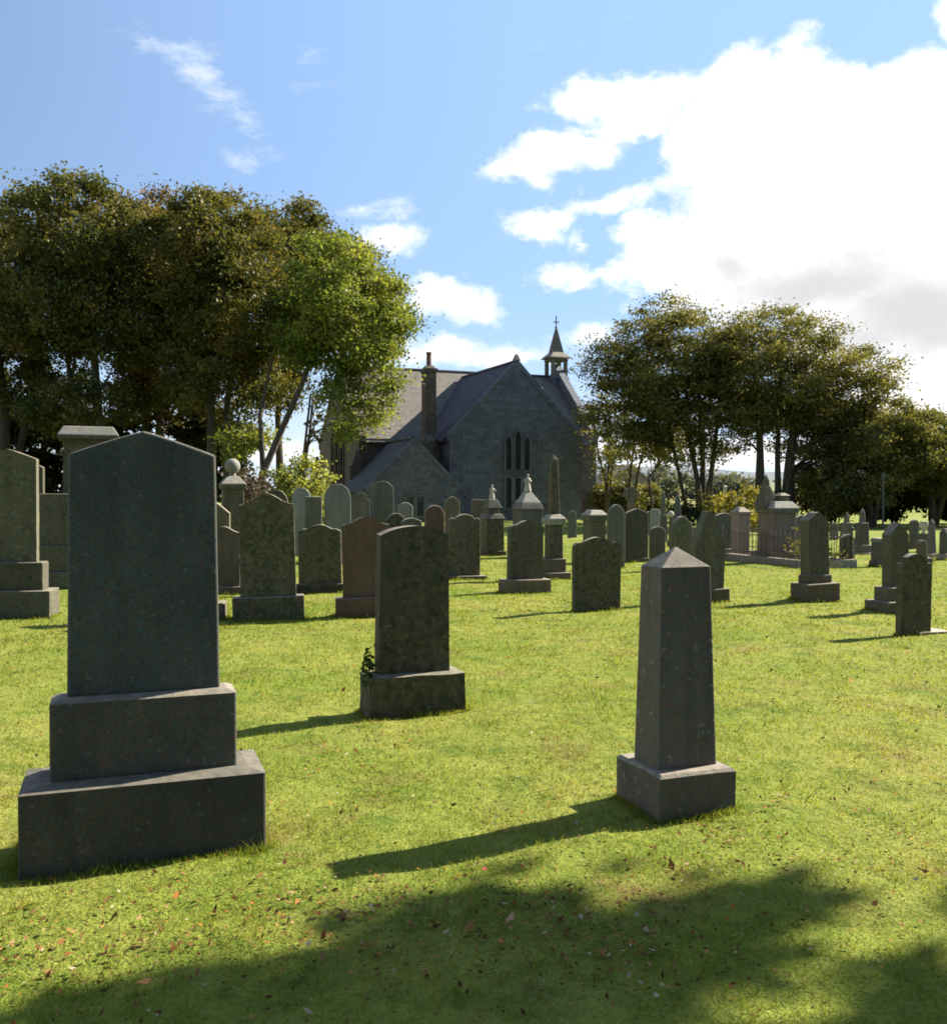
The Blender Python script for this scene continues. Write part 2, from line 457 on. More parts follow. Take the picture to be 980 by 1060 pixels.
STONES = []     # footprints, used for the longer grass round the bases
def headstone(label, x0, x1, yt, yb=None, d=None, t=0.12, style='arc', sh=8, mat='olive', tiers=(), a=A0,
              name='headstone', cat='gravestone', group=None, rough=0.0, taper=0.02, lean=0.0, chamfer=0.0, pmat=None):
    """tiers, bottom first: (y of the front top edge, how far it sticks out in px, depth factor)"""
    if d is None: d = F*EYE/(yb-HY)
    if x1 < 410 and d > 5: a = math.radians(8)+rng.normal(0, 0.02); t += 0.03     # the left rows are set a little straighter
    gx = max([e for _, e in tiers], default=0)*d/F
    w, cx, cy = solve(x0, x1, t, a, d, (gx, gx*0.9))
    r = empty(name, (cx, cy, 0), a)
    z = -0.08
    bev = 0.010 if d < 9 else 0.016
    k = 0
    STONES.append((cx, cy, a, w+2*gx, t+2*gx))
    for i, (ty, ex) in enumerate(tiers):
        e = ex*d/F
        dt = d+(gx-e)*0.8
        zt = max(z+0.05, zat(ty, dt))
        bm = bmesh.new()
        ww, tt = w+2*e, t+1.8*e
        ch = chamfer if chamfer else (0.01 if d < 9 else 0.0)
        if ch:
            add_frustum(bm, 0, 0, ww, tt, z, ww, tt, zt-ch)
            bm.faces.ensure_lookup_table()
            topf = max(bm.faces, key=lambda f: f.calc_center_median().z)
            rr = bmesh.ops.extrude_face_region(bm, geom=[topf])
            for v in [g for g in rr['geom'] if isinstance(g, bmesh.types.BMVert)]:
                v.co.z = zt; s = 1-2*min(0.07, e*0.6)/ww; v.co.x *= s; v.co.y *= 1-2*min(0.07, e*0.6)/tt
        else:
            add_frustum(bm, 0, 0, ww, tt, z, ww, tt, zt)
        if rough: roughen(bm, rough*1.5, 5.0, 0.08, seed=x0+i)
        obj_bm('base' if i == 0 else 'plinth', bm, M[pmat or mat], r, 0 if rough else bev)
        z = zt-0.002
    h = zat(yt, cy)
    if not rough and d < 17 and mat in ('mossy', 'olive', 'brown', 'red'): rough = 0.0035
    bm = bmesh.new()
    add_prism(bm, profile(style, w, h, sh*cy/F, z, taper), -t/2, t/2)
    if rough:
        bmesh.ops.triangulate(bm, faces=[f for f in bm.faces if len(f.verts) > 4])
        roughen(bm, rough, 9.0, 0.05, seed=x1)
    if tiers:
        o = obj_bm('slab', bm, M[mat], r, 0 if rough else bev)
        tag(r, label, cat, group)
    else:
        bpy.data.objects.remove(r)
        o = obj_bm(name, bm, M[mat], None, 0 if rough else bev)
        o.location = (cx, cy, 0); o.rotation_euler = (0, 0, a)
        tag(o, label, cat, group); r = o
    if not lean and x0 != 68: lean = rng.normal(0, 0.011)
    if lean: r.rotation_euler.y = lean
    if x0 != 68: r.rotation_euler.x = rng.normal(0, 0.008)
    return r

def monument(label, px, d, parts, mat='olive', name='monument', cat='monument', a=A0, group=None, extra=None, ratio=1.0):
    """square sectioned stack; parts bottom first: (part name, silhouette width at its foot, at its head, y of its head[, material])"""
    x = ray(px, d)
    th = a + math.atan2(x, d)
    f = abs(math.cos(th)) + ratio*abs(math.sin(th))
    k = d/F/f
    r = empty(name, (x, d, 0), a)
    z = -0.08
    for p in parts:
        nm, w0, w1, yt = p[:4]
        zt = zat(yt, d)
        bm = bmesh.new()
        add_frustum(bm, 0, 0, w0*k, w0*k*ratio, z, w1*k, w1*k*ratio, zt)
        obj_bm(nm, bm, M[p[4]] if len(p) > 4 else M[mat], r, 0.014)
        z = zt-0.002
    if extra: extra(r, z, k)
    STONES.append((x, d, a, parts[0][1]*k, parts[0][1]*k*ratio))
    tag(r, label, cat, group)
    return r

# ------------------------------------------------------------------ ground
def build_ground():
    def axis(segs):
        out = []
        for a, b, n in segs: out += list(np.linspace(a, b, n, endpoint=False))
        return np.array(out+[segs[-1][1]])
    xs = axis([(-3000,-300,12), (-300,-60,20), (-60,-10,50), (-10,10,230), (10,60,50), (60,300,20), (300,3000,12)])
    ys = axis([(-300,-30,8), (-30,1,25), (1,13,150), (13,40,80), (40,110,40), (110,300,25), (300,900,40), (900,4000,8)])
    X, Y = np.meshgrid(xs, ys)
    Z = gz(X, Y)
    V = np.stack([X, Y, Z], -1).reshape(-1, 3)
    nx, ny = len(xs), len(ys)
    i = np.arange((ny-1)*nx).reshape(ny-1, nx)[:, :-1].ravel()
    Fc = np.stack([i, i+1, i+1+nx, i+nx], -1)
    o = mesh_np('ground', V, Fc, ground_mat(), smooth=True)
    tag(o, kind='structure')

def blades(x, y, L, W, mat, name, label):
    n = len(x)
    z = gz(x, y)
    an = rng.uniform(0, 2*PI, n); ln = rng.normal(0, 0.55, (n, 2))*L[:, None]
    ex, ey = np.cos(an)*W/2, np.sin(an)*W/2
    V = np.empty((n, 3, 3))
    V[:, 0] = np.stack([x-ex, y-ey, z-0.006], -1)
    V[:, 1] = np.stack([x+ex, y+ey, z-0.006], -1)
    V[:, 2] = np.stack([x+ln[:, 0], y+ln[:, 1], z+L*rng.uniform(0.6, 1.0, n)], -1)
    o = mesh_np(name, V.reshape(-1, 3), np.arange(3*n).reshape(n, 3), mat)
    tag(o, label, 'grass', kind='stuff')

def build_grass():
    bmt = blade_mat()
    n = 330000
    p = 0.35                                     # radius law: more blades per square metre up close
    u = rng.uniform(0, 1, n)
    r = (2.1**p + u*(34.0**p-2.1**p))**(1/p)
    th = rng.uniform(-0.62, 0.62, n)
    x, y = r*np.sin(th), r*np.cos(th)
    # clumpiness
    cl = 0.5+0.5*np.sin(x*6.3+1.3*np.sin(y*4.1))*np.sin(y*5.7+1.1*np.sin(x*7.2))
    L = (0.010+0.017*cl+rng.gamma(2.0, 0.0035, n))*np.clip(1.0+(r-6)*0.02, 1, 1.3)
    W = 0.0035*np.clip(r/3.0, 1, 5)
    xs, ys, Ls, Ws = [x], [y], [L], [W]
    for (cx, cy, a, w, t) in STONES:             # longer tufts where the mower does not reach
        if cy > 24: continue
        per = 2*(w+t); m = int(per*(900 if cy < 9 else 300))
        s = rng.uniform(0, per, m)
        off = np.abs(rng.normal(0, 0.025, m))+0.003
        lx = np.where(s < w, s-w/2, np.where(s < 2*w, s-w-w/2, np.where(s < 2*w+t, -w/2-off, w/2+off)))
        ly = np.where(s < w, -t/2-off, np.where(s < 2*w, t/2+off, np.where(s < 2*w+t, s-2*w-t/2, s-2*w-t-t/2)))
        xs.append(cx+lx*math.cos(a)-ly*math.sin(a)); ys.append(cy+lx*math.sin(a)+ly*math.cos(a))
        patch = 0.55+0.45*np.sin(s*9+cx*5)
        Ls.append((0.02+0.06*rng.uniform(0, 1, m)**1.5*patch)*(1.0 if cy < 9 else 1.2)); Ws.append(np.full(m, 0.004*max(1, cy/4)))
    blades(np.concatenate(xs), np.concatenate(ys), np.concatenate(Ls), np.concatenate(Ws), bmt, 'grass', 'short bright green churchyard grass between the gravestones')

def build_litter():
    m, t, out = new_mat('fallen_leaf')
    geo = t.new('ShaderNodeNewGeometry')
    col = t.ramp(geo.outputs['Random Per Island'], [(0.0, (0.045,0.022,0.010)), (0.35, (0.10,0.048,0.020)), (0.6, (0.17,0.085,0.035)), (0.8, (0.24,0.13,0.05)), (0.9, (0.33,0.12,0.03)), (0.97, (0.32,0.26,0.18))])
    d = t.new('ShaderNodeBsdfDiffuse'); t.l.new(col, d.inputs[0]); t.l.new(d.outputs[0], out.inputs[0])
    def leaves(cx, cy, s, zoff=0.018):
        n = len(cx)
        z = gz(cx, cy)+zoff
        an = rng.uniform(0, 2*PI, n); ti = rng.normal(0, 0.35, (n, 2))
        loc = np.array([(-1, 0, 0.25), (-0.1, -0.55, 0), (1, 0, 0.3), (-0.1, 0.55, 0.05)])
        V = np.empty((n, 4, 3))
        for k in range(4):
            lx, ly, lz = loc[k]
            X = (lx*np.cos(an)-ly*np.sin(an))*s; Y = (lx*np.sin(an)+ly*np.cos(an))*s
            V[:, k] = np.stack([cx+X, cy+Y, z+lz*s*0.8+ti[:, 0]*X+ti[:, 1]*Y], -1)
        return V.reshape(-1, 3), np.arange(4*n).reshape(n, 4)
    cs = [(-1.0,3.55,.5,330), (-1.5,3.3,.35,160), (-0.35,3.5,.4,180), (0.25,3.65,.35,260), (0.55,3.35,.3,180), (1.5,4.3,.45,120), (1.75,4.9,.5,90), (-0.85,6.0,.4,90), (-0.6,5.0,.35,60), (0.3,5.4,.5,60), (0.9,4.3,.4,80), (0.3,9.0,1.0,50), (2.5,8,1.2,80)]
    X, Y, S = [], [], []
    for cx, cy, sg, n in cs:
        n = int(n*2.6)
        X.append(rng.normal(cx, sg, n)); Y.append(rng.normal(cy, sg*0.75, n)); S.append(rng.gamma(4, 0.0020, n))
    n = 1500
    r = np.sqrt(rng.uniform(2.2**2, 15**2, n)); th = rng.uniform(-0.6, 0.6, n)
    X.append(r*np.sin(th)); Y.append(r*np.cos(th)); S.append(rng.gamma(6, 0.00125, n)+0.0010*r)
    V, Fc = leaves(np.concatenate(X), np.concatenate(Y), np.concatenate(S))
    tag(mesh_np('fallen_leaves', V, Fc, m), 'brown and orange leaves scattered over the grass', 'leaf litter', kind='stuff')
    for label, px, py, s, c in (('large curled orange leaf on the sunlit grass at the bottom left', 146, 1032, 0.034, (0.50,0.20,0.04)),
                                ('bright red leaf at the upper edge of the foreground tree shadow', 501, 911, 0.017, (0.55,0.05,0.05)),
                                ('orange leaf on sunlit grass between the tall granite headstone and the obelisk shadow', 328, 951, 0.017, (0.50,0.24,0.05))):
        dd = F*EYE/(py-HY)
        mm = plain_mat('leaf_colour', c, 0.8)
        V, Fc = leaves(np.array([ray(px, dd)]), np.array([dd]), np.array([s]), 0.034)
        c0 = V.mean(0); o = mesh_np('fallen_leaf', V-c0, Fc, mm); o.location = c0
        tag(o, label, 'leaf')

# ------------------------------------------------------------------ foliage and trees
def leaf_quads(P, size, up=0.4, elong=1.3, droop=0.0):
    n = len(P)
    nrm = rng.normal(0, 1, (n, 3)); nrm[:, 2] += up*2.0
    nrm /= np.linalg.norm(nrm, axis=1)[:, None]
    t = rng.normal(0, 1, (n, 3)); t[:, 2] -= droop
    t -= (t*nrm).sum(1)[:, None]*nrm
    t /= np.linalg.norm(t, axis=1)[:, None]+1e-9
    b = np.cross(nrm, t)
    s = size*rng.uniform(0.55, 1.3, n)[:, None]
    V = np.stack([P-t*s*elong*0.6, P-b*s*0.45-t*s*0.1, P+t*s*elong*0.6, P+b*s*0.45-t*s*0.1], 1)
    V[:, 1] += nrm*s*0.12; V[:, 3] += nrm*s*0.12
    return V.reshape(-1, 3), np.arange(4*n).reshape(n, 4)

def clump_leaves(centres, radii, per, flat=0.6):
    n = len(centres)
    idx = np.repeat(np.arange(n), per)
    g = rng.normal(0, 0.5, (len(idx), 3))
    g[:, 2] *= flat
    return centres[idx] + g*radii[idx][:, None]

def crown_centres(ells, k, shell=0.45, lumps=0.12):
    """ells: (x,y,z,rx,ry,rz) ; uneven ellipsoids"""
    vols = np.array([e[3]*e[4]*e[5] for e in ells]); vols = vols/vols.sum()
    out = []
    for e, f in zip(ells, vols):
        m = max(4, int(k*f))
        d = rng.normal(0, 1, (m, 3)); d /= np.linalg.norm(d, axis=1)[:, None]
        r = shell + (1-shell)*rng.uniform(0, 1, m)**0.55
        ph = rng.uniform(0, 6, 3)
        r = r*(1+lumps*np.sin(d[:, 0]*5+ph[0])*np.sin(d[:, 1]*5+ph[1])+lumps*np.sin(d[:, 2]*6+ph[2]+d[:, 0]*3))
        out.append(np.array(e[:3])+d*r[:, None]*np.array(e[3:]))
    return np.concatenate(out)

def tree(label, base, ells, stems, lmat, bmat, k=130, per=300, leaf=0.118, cr=0.85, flat=0.6, name='broadleaf_tree', group=None,
         limbs=26, lumps=0.12, up=0.4, lim_r=0.05, shell=0.45, cat='tree', extra_cent=None, droop=0.0):
    """stems: list of point lists from the ground up with radii; limbs reach from the stems to the sprays"""
    bx, by = base
    r = empty(name, (bx, by, 0))
    cent = crown_centres(ells, k, shell, lumps)
    if extra_cent is not None: cent = np.concatenate([cent, np.array(extra_cent)])
    rad = rng.uniform(0.6, 1.25, len(cent))*cr
    P = clump_leaves(cent, rad, per, flat)
    P = P[P[:, 2] > 0.15]
    V, Fc = leaf_quads(P, leaf, up, droop=droop)
    mesh_np('crown', V, Fc, lmat, r)
    bm = bmesh.new()
    joints = []
    for pts, r0, r1 in stems:
        n = len(pts)
        rad_s = [r0+(r1-r0)*i/(n-1) for i in range(n)]
        rad_s[0] *= 1.35
        add_tube(bm, [(p[0], p[1], p[2]) for p in pts], rad_s, 9)
        for i in range(n-1):
            for q in (0.0, 0.35, 0.7):
                p = Vector(pts[i]).lerp(Vector(pts[i+1]), q)
                if p.z > pts[-1][2]*0.28: joints.append((p, rad_s[i]))
        joints.append((Vector(pts[-1]), r1))
    sel = rng.permutation(len(cent))[:limbs]
    for i in sel:
        c = Vector(cent[i])
        cand = [j for j in joints if j[0].z < c.z+0.3] or joints
        j, jr = min(cand, key=lambda q: (q[0]-c).length + 0.8*max(0, q[0].z-c.z+1.0))
        L = (c-j).length
        mid = j.lerp(c, 0.5) + Vector((rng.normal(0, .06), rng.normal(0, .06), 0.10))*L
        q1 = j.lerp(mid, 0.5) + Vector((rng.normal(0, .03), rng.normal(0, .03), 0.02))*L
        rr = min(jr*0.6, lim_r+0.014*L)
        add_tube(bm, [j, q1, mid, c], [rr, rr*0.75, rr*0.5, rr*0.2], 6)
        for _ in range(2):
            e = mid.lerp(c, 0.3) + Vector(rng.normal(0, 0.35, 3))*min(2.0, L*0.5)
            add_tube(bm, [mid, mid.lerp(e, 0.55)+Vector((0, 0, 0.1)), e], [rr*0.4, rr*0.28, rr*0.1], 5)
    obj_bm('trunk', bm, bmat, r, smooth=True)
    tag(r, label, cat, group)
    return r

def bush(label, px, d, wpx, ytop, lmat, k=40, per=90, leaf=0.12, name='shrub', cat='shrub', group=None, depth=1.0, bmat=None):
    x = ray(px, d); h = zat(ytop, d); w = wpx*d/F
    stems = [([(math.cos(q)*0.1, math.sin(q)*0.1, -0.05), (math.cos(q)*w*0.12, math.sin(q)*w*0.12, h*0.45), (math.cos(q)*w*0.22, math.sin(q)*w*0.22, h*0.8)], 0.05, 0.015) for q in (0.3, 1.9, 3.4, 5.0)]
    return tree(label, (x, d), [(0, 0, h*0.52, w*0.5, depth, h*0.48)], stems, lmat, bmat, k=k, per=per, leaf=leaf, cr=min(0.5, h*0.22), name=name, cat=cat, group=group, limbs=10, lim_r=0.02, shell=0.3)

def S(pts, r0, r1): return (pts, r0, r1)

def build_trees():
    global rng
    bark = bark_mat('grey_brown_bark', (0.035,0.028,0.022), (0.085,0.07,0.055))
    syc = leaf_mat('sycamore_leaf', [(0.1, (0.0294,0.0426,0.0141)), (0.42, (0.0742,0.0833,0.0235)), (0.68, (0.1405,0.1258,0.0398)), (0.92, (0.2248,0.1707,0.0644))])
    rus = leaf_mat('russet_leaf', [(0.1, (0.0451,0.0402,0.0161)), (0.45, (0.1105,0.0824,0.0321)), (0.7, (0.1708,0.1156,0.0463)), (0.95, (0.2411,0.1557,0.0653))])
    yel = leaf_mat('yellow_green_leaf', [(0.1, (0.0578,0.0850,0.0200)), (0.5, (0.1330,0.1701,0.0400)), (0.9, (0.2313,0.2382,0.0716))], transl=0.45)
    bee = leaf_mat('beech_leaf', [(0.1, (0.0403,0.0553,0.0186)), (0.4, (0.1004,0.1081,0.0371)), (0.7, (0.1773,0.1648,0.0617)), (0.95, (0.2718,0.2372,0.0927))])
    drk = leaf_mat('dark_evergreen_leaf', [(0.1, (0.0151,0.0216,0.0076)), (0.6, (0.0378,0.0454,0.0140)), (0.95, (0.0864,0.0810,0.0238))], transl=0.25)
    gold = leaf_mat('golden_shrub_leaf', [(0.1, (0.0750,0.0750,0.0150)), (0.6, (0.1650,0.1500,0.0300)), (0.95, (0.2475,0.2025,0.0450))], transl=0.45)
    lime = leaf_mat('lime_shrub_leaf', [(0.1, (0.09,0.12,0.03)), (0.5, (0.19,0.22,0.06)), (0.9, (0.30,0.31,0.10))], transl=0.5)
    G1, G2 = 'tall trees left of the church', 'trees right of the church'
    def T(label, px, d, top, ells, stems, mat, **kw):
        """ells in px: (centre px, centre y, rx, ry, depth off); stems in px"""
        bx = ray(px, d); E = []
        for (ex, ey, rx, ry, dy) in ells:
            dd = d+dy
            E.append((ray(ex, dd)-bx, dy, zat(ey, dd), rx*dd/F, (rx*0.75+18)*dd/F, ry*dd/F))
        St = []
        for pts, r0, r1 in stems:
            St.append(([(ray(a, d)-bx, dy, -0.15 if i == 0 else zat(b, d)) for i, (a, b, dy) in enumerate(pts)], r0, r1))
        return tree(label, (bx, d), E, St, mat, bark, **kw)
    # ---- left group
    T('dark green sycamore at the far left edge, cut by the picture frame', 2, 46, 188, [(2,270,78,76,0), (-5,370,70,60,0), (-60,330,60,90,1)],
      [([(4,540,0),(6,430,0),(-4,330,0),(-12,250,0)], .30, .10), ([(4,500,0),(30,400,.5),(40,310,.8)], .18, .06)], syc, group=G1, lumps=0.05, k=270)
    T('tall green sycamore behind the pedestal monument with the flat cap', 92, 44, 178, [(88,252,72,64,0), (60,320,60,54,-.5), (120,330,52,54,.5), (85,420,60,30,.5)],
      [([(100,540,0),(103,440,0),(98,350,0),(92,240,0)], .27, .09), ([(100,500,0),(70,390,.4),(58,300,.4)], .17, .05)], syc, group=G1, lumps=0.05, k=280)
    T('russet brown tinged tree between two green sycamores', 150, 49, 190, [(158,262,66,58,0), (150,325,56,50,0), (175,395,55,40,.5)],
      [([(152,540,0),(152,440,0),(158,340,0),(160,240,0)], .25, .08), ([(152,520,0),(170,420,-.4),(185,330,-.6)], .16, .05)], rus, group=G1, lumps=0.05, k=260)
    T('broad olive green tree with two trunks left of the leaning tree', 222, 44, 193, [(225,264,72,62,0), (258,318,66,56,-.6), (205,335,58,54,.4), (235,405,60,44,.4)],
      [([(219,540,0),(219,440,0),(220,350,0),(224,250,0)], .24, .08), ([(234,540,.3),(233,430,.3),(246,340,0),(262,280,-.4)], .20, .07)], syc, group=G1, lumps=0.05, k=290)
    T('olive tree whose crown rises behind the yellow green leaning tree', 300, 51, 215, [(296,278,62,66,0), (342,296,58,60,.5), (380,326,40,46,.5), (330,262,40,34,.3), (285,375,40,46,0)],
      [([(292,540,0),(288,430,0),(298,340,0),(304,270,0)], .2, .06)], syc, group=G1, lumps=0.05, k=300)
    hang = []
    d5 = 41.0
    for (a, b) in [(352,395),(365,402),(378,398),(392,405),(400,415),(385,420),(370,418),(358,425),(345,412),(402,400),(395,430),(372,440),(350,440),(340,398),(410,392),(362,452),(384,436),(368,385),(350,380),(398,384)]:
        hang.append((ray(a, d5)-ray(268, d5), rng.normal(0, .5), zat(b, d5)))
    T('yellow green leaning tree overhanging the left end of the church roof', 268, d5, 235, [(352,306,62,58,0), (384,338,40,46,0), (318,340,44,46,.5), (360,368,46,18,0), (250,440,26,40,1)],
      [([(266,540,0),(272,490,0),(292,445,0),(312,400,0),(328,360,0),(345,300,0)], .19, .06), ([(276,480,0),(268,430,.3),(280,370,.4),(300,310,.5)], .12, .05),
       ([(305,415,0),(322,408,0),(345,405,0),(375,408,0)], .06, .02)], yel, group=G1, k=150, per=300, cr=0.75, extra_cent=hang, leaf=0.112, droop=0.6)
    T('thin half bare tree leaning before the dark church gable', 310, 56, 400, [(328,430,10,35,0)],
      [([(310,540,0),(313,490,0),(321,450,0),(325,405,0)], .16, .06)], drk, group=G1, k=14, per=20, limbs=12, cr=0.4, leaf=0.16)
    T('dark filler tree standing deep inside the left wood', 45, 55, 230, [(40,300,70,75,0), (45,400,70,60,0)],
      [([(45,540,0),(48,420,0),(45,300,0)], .24, .08), ([(45,530,0),(70,430,0),(85,330,0)], .2, .06)], syc, group=G1, k=75, lumps=0.05)
    T('second dark tree deep inside the left wood, behind the russet tree', 185, 56, 235, [(190,300,65,70,0), (195,400,65,60,0)],
      [([(185,540,0),(188,420,0),(186,300,0)], .24, .08), ([(185,530,0),(165,430,0),(150,330,0)], .18, .06)], syc, group=G1, k=75, lumps=0.05)
    for i, (px, w, yt, lab) in enumerate([(20,110,415,'dark undergrowth bush below the leftmost sycamore'), (118,120,425,'dark undergrowth bush behind the tall granite headstone'),
                                       (212,96,425,'dark undergrowth bush behind the ball topped monument')]):
        bush(lab, px, 50, w, yt, drk, k=170, per=110, leaf=0.16, name='undergrowth_bush', cat='bush', group='undergrowth below the left trees', depth=1.5, bmat=bark)
    bush('bright yellow green shrub left of the church vestry', 310, 38, 68, 472, lime, k=90, per=80, leaf=0.10, bmat=bark)
    bush('low purple brown shrub behind the ball topped monument', 258, 30, 22, 488, leaf_mat('purple_shrub_leaf', [(0.1, (0.0266,0.0246,0.0213)), (0.6, (0.0745,0.0554,0.0532)), (0.95, (0.1170,0.0862,0.0798))]), k=40, per=50, leaf=0.10, bmat=bark)
    # ---- right group
    T('domed beech with a fan of slim stems right of the church', 724, 50, 312, [(690,372,74,60,0), (652,400,50,58,0), (700,395,66,50,-.5), (740,425,44,44,0), (640,445,34,34,.5), (690,440,50,20,.6), (715,468,56,18,1.0)],
      [([(726,540,0),(722,500,0),(712,450,0),(698,400,0),(690,350,0)], .17, .06), ([(727,540,.2),(728,480,.2),(724,420,.2),(722,360,.2)], .17, .06),
       ([(729,540,-.2),(736,480,-.2),(742,430,-.2),(750,380,-.2)], .16, .05), ([(715,470,0),(690,430,.2),(660,400,.2)], .09, .03)],
      bee, group=G2, k=300, per=230, flat=0.42, up=0.7, leaf=0.108, cr=0.95, lumps=0.05, limbs=90, lim_r=0.03)
    T('largest domed beech with three thick trunks', 800, 48, 316, [(805,382,88,66,0), (860,405,62,52,0), (770,398,60,60,.4), (880,445,46,44,.4), (840,455,50,30,.6), (760,446,40,22,.6), (852,490,36,24,1.0)],
      [([(788,540,.3),(788,470,.3),(786,410,.3),(778,350,.3)], .24, .07), ([(806,540,0),(804,470,0),(806,410,0),(810,350,0)], .16, .06),
       ([(812,540,-.2),(816,470,-.2),(824,420,-.2),(850,370,-.2)], .3, .08)],
      bee, group=G2, k=360, per=230, flat=0.42, up=0.7, leaf=0.108, cr=0.95, lumps=0.05, limbs=90, lim_r=0.03)
    T('olive tree with low hanging foliage at the right edge behind the thin grey post', 905, 47, 415, [(900,462,50,48,0), (870,495,42,40,.4), (925,455,44,34,0)],
      [([(900,545,0),(898,490,0),(905,440,0)], .16, .06), ([(902,545,0),(915,480,0),(925,440,0)], .13, .05)], bee, group=G2, k=190, per=250, leaf=0.108, cr=0.75, flat=.5)
    T('olive tree cut by the right edge of the picture', 968, 49, 418, [(965,465,48,46,0), (1000,470,50,50,0)],
      [([(965,545,0),(962,480,0),(968,440,0)], .16, .06), ([(966,545,0),(985,480,0),(1000,440,0)], .14, .05)], bee, group=G2, k=180, per=250, leaf=0.108, cr=0.75, flat=.5)
    for (px, w, yt, lab) in [(862,70,478,'dark bush below the largest beech'), (925,80,470,'dark bush behind the thin grey post'), (985,70,468,'dark bush at the right edge of the churchyard')]:
        bush(lab, px, 53, w, yt, drk, k=80, per=90, leaf=0.19, name='boundary_bush', cat='bush', group='dark bushes along the right boundary', depth=1.5, bmat=bark)
    T('slim sparse tree close to the right corner of the church', 627, 60, 440, [(622,440,18,38,0), (637,450,18,34,0), (630,485,14,22,0)],
      [([(627,540,0),(627,500,0),(619,470,0),(614,440,0)], .1, .03), ([(627,510,0),(630,470,0),(632,430,0)], .08, .03), ([(628,515,.1),(634,480,.1),(640,445,.1)], .06, .02)], bee, group=G2, k=75, per=40, limbs=60, cr=0.55, leaf=.13, lim_r=0.02)
    T('slim forked tree with bare stems left of the domed beech', 652, 57, 420, [(655,425,26,30,0), (670,452,24,24,0), (655,475,22,20,0)],
      [([(650,540,0),(651,505,0),(655,465,0),(657,430,0)], .11, .03), ([(651,510,0),(662,480,0),(668,450,0)], .08, .03)], bee, group=G2, k=75, per=40, limbs=60, cr=0.55, leaf=.13, lim_r=0.02)
    T('slim crooked sapling below the left side of the domed beech', 673, 55, 440, [(685,460,24,20,0), (700,452,18,18,0)],
      [([(675,540,0),(674,515,0),(671,495,0),(682,480,0),(700,462,0)], .08, .03)], bee, group=G2, k=60, per=40, limbs=50, cr=0.5, leaf=.13, lim_r=0.02)
    bush('wide olive hedge bush between the church corner and the slim trees', 640, 66, 60, 499, syc, k=70, per=110, leaf=0.14, name='hedge_bush', cat='bush', bmat=bark)
    bush('golden yellow shrub behind the brown pedestal with the gabled top', 768, 34, 44, 503, gold, k=36, per=60, leaf=0.09, bmat=bark)
    bush('golden yellow shrub at the foot of the domed beech', 741, 40, 24, 506, gold, k=26, per=60, leaf=0.09, bmat=bark)
    bush('low dark shrub left of the foot of the domed beech', 706, 42, 40, 516, drk, k=30, per=60, leaf=0.1, bmat=bark)
    # ---- far wood beyond the fields
    n = 520
    X = rng.uniform(14, 135, n); Y = 235+rng.uniform(-8, 8, n)+X*0.1
    H = 3.0+2.6*np.sin(X*0.13+1)+2.0*np.sin(X*0.31)+1.0
    cen = np.stack([X, Y, gz(X, Y)+np.abs(H)*rng.uniform(0.1, 1, n)**0.7], -1)
    P = clump_leaves(cen, np.full(n, 2.0), 40, 0.7)
    V, Fc = leaf_quads(P, 0.8, 0.4)
    wo = mesh_np('distant_wood', V, Fc, leaf_mat('far_leaf', [(0.1, (0.06,0.075,0.065)), (0.9, (0.13,0.14,0.11))]))
    tag(wo, 'far grey green wood beyond the fields right of the church', 'wood', kind='stuff')
    for (px, w, yt, lab) in ((668, 46, 503, 'olive hedge bush below the pinkish roof of the distant house'), (612, 40, 500, 'olive bush against the right corner of the church')):
        bush(lab, px, 72, w, yt, bee, k=60, per=100, leaf=0.16, name='hedge_bush', cat='bush', bmat=bark)
    # ---- unseen trees added behind the viewer to dim sky light on front faces
    for (bx, by, lab) in ((6, -12, 'unseen tree added straight behind the viewer to block sky light'), (12, -5, 'unseen tree added behind the viewer on the right to block sky light')):
        tree(lab, (bx, by), [(0, 0, 8, 5, 4.5, 6), (1, 1, 4.5, 4.5, 4, 3)], [([(0,0,-.1),(0.1,0,4),(0.2,0,8),(0.2,0.1,12)], .35, .1)], drk, bark, k=130, per=60, leaf=0.42, cr=1.2, limbs=20, group='unseen sky-blocking trees behind the viewer')
    # ---- the tree outside the frame on the right whose shadow lies across the foreground
    edge_x = [-4, -1.9, -1.1, -0.62, -0.25, 0.04, 0.34, 0.6, 0.88, 1.14, 1.37, 1.6, 1.8, 2.1, 6]
    edge_y = [1.2, 2.6, 3.02, 3.26, 3.48, 4.00, 3.66, 3.80, 4.12, 4.00, 3.66, 3.62, 3.98, 4.05, 3.9]
    rng = np.random.default_rng(5)
    cen = []
    while len(cen) < 950:
        gx, gy = rng.uniform(-3, 6), rng.uniform(-4.5, 4.2)
        if gy > np.interp(gx, edge_x, edge_y)-0.18: continue
        if any((gx-hx)**2/ha**2+(gy-hy)**2/hb**2 < 1 for hx, hy, ha, hb in ((1.50,3.32,.48,.32), (0.90,3.22,.30,.24), (0.05,3.05,.28,.24), (0.55,2.98,.26,.20), (2.0,3.55,.26,.22), (1.15,2.95,.26,.2))): continue
        if ((gx-1.5)/4.6)**2+((gy+0.2)/4.7)**2 > 1: continue
        h = rng.uniform(7.0, 11.0)
        cen.append((gx+math.sin(SUN_AZ)*h/math.tan(SUN_EL)-12.5, gy+math.cos(SUN_AZ)*h/math.tan(SUN_EL)-7.0, h))
    tree('broad dark tree beyond the right edge whose shadow falls on the foreground grass', (12.5, 7.0), [(0.5,0,9,1.5,1.5,1.5)],
         [([(0,0,-.1),(0.1,0,3),(0.3,0.1,6),(0.5,0.2,9)], .3, .1)], syc, bark, k=20, per=75, leaf=0.2, cr=0.36, limbs=60, extra_cent=cen)

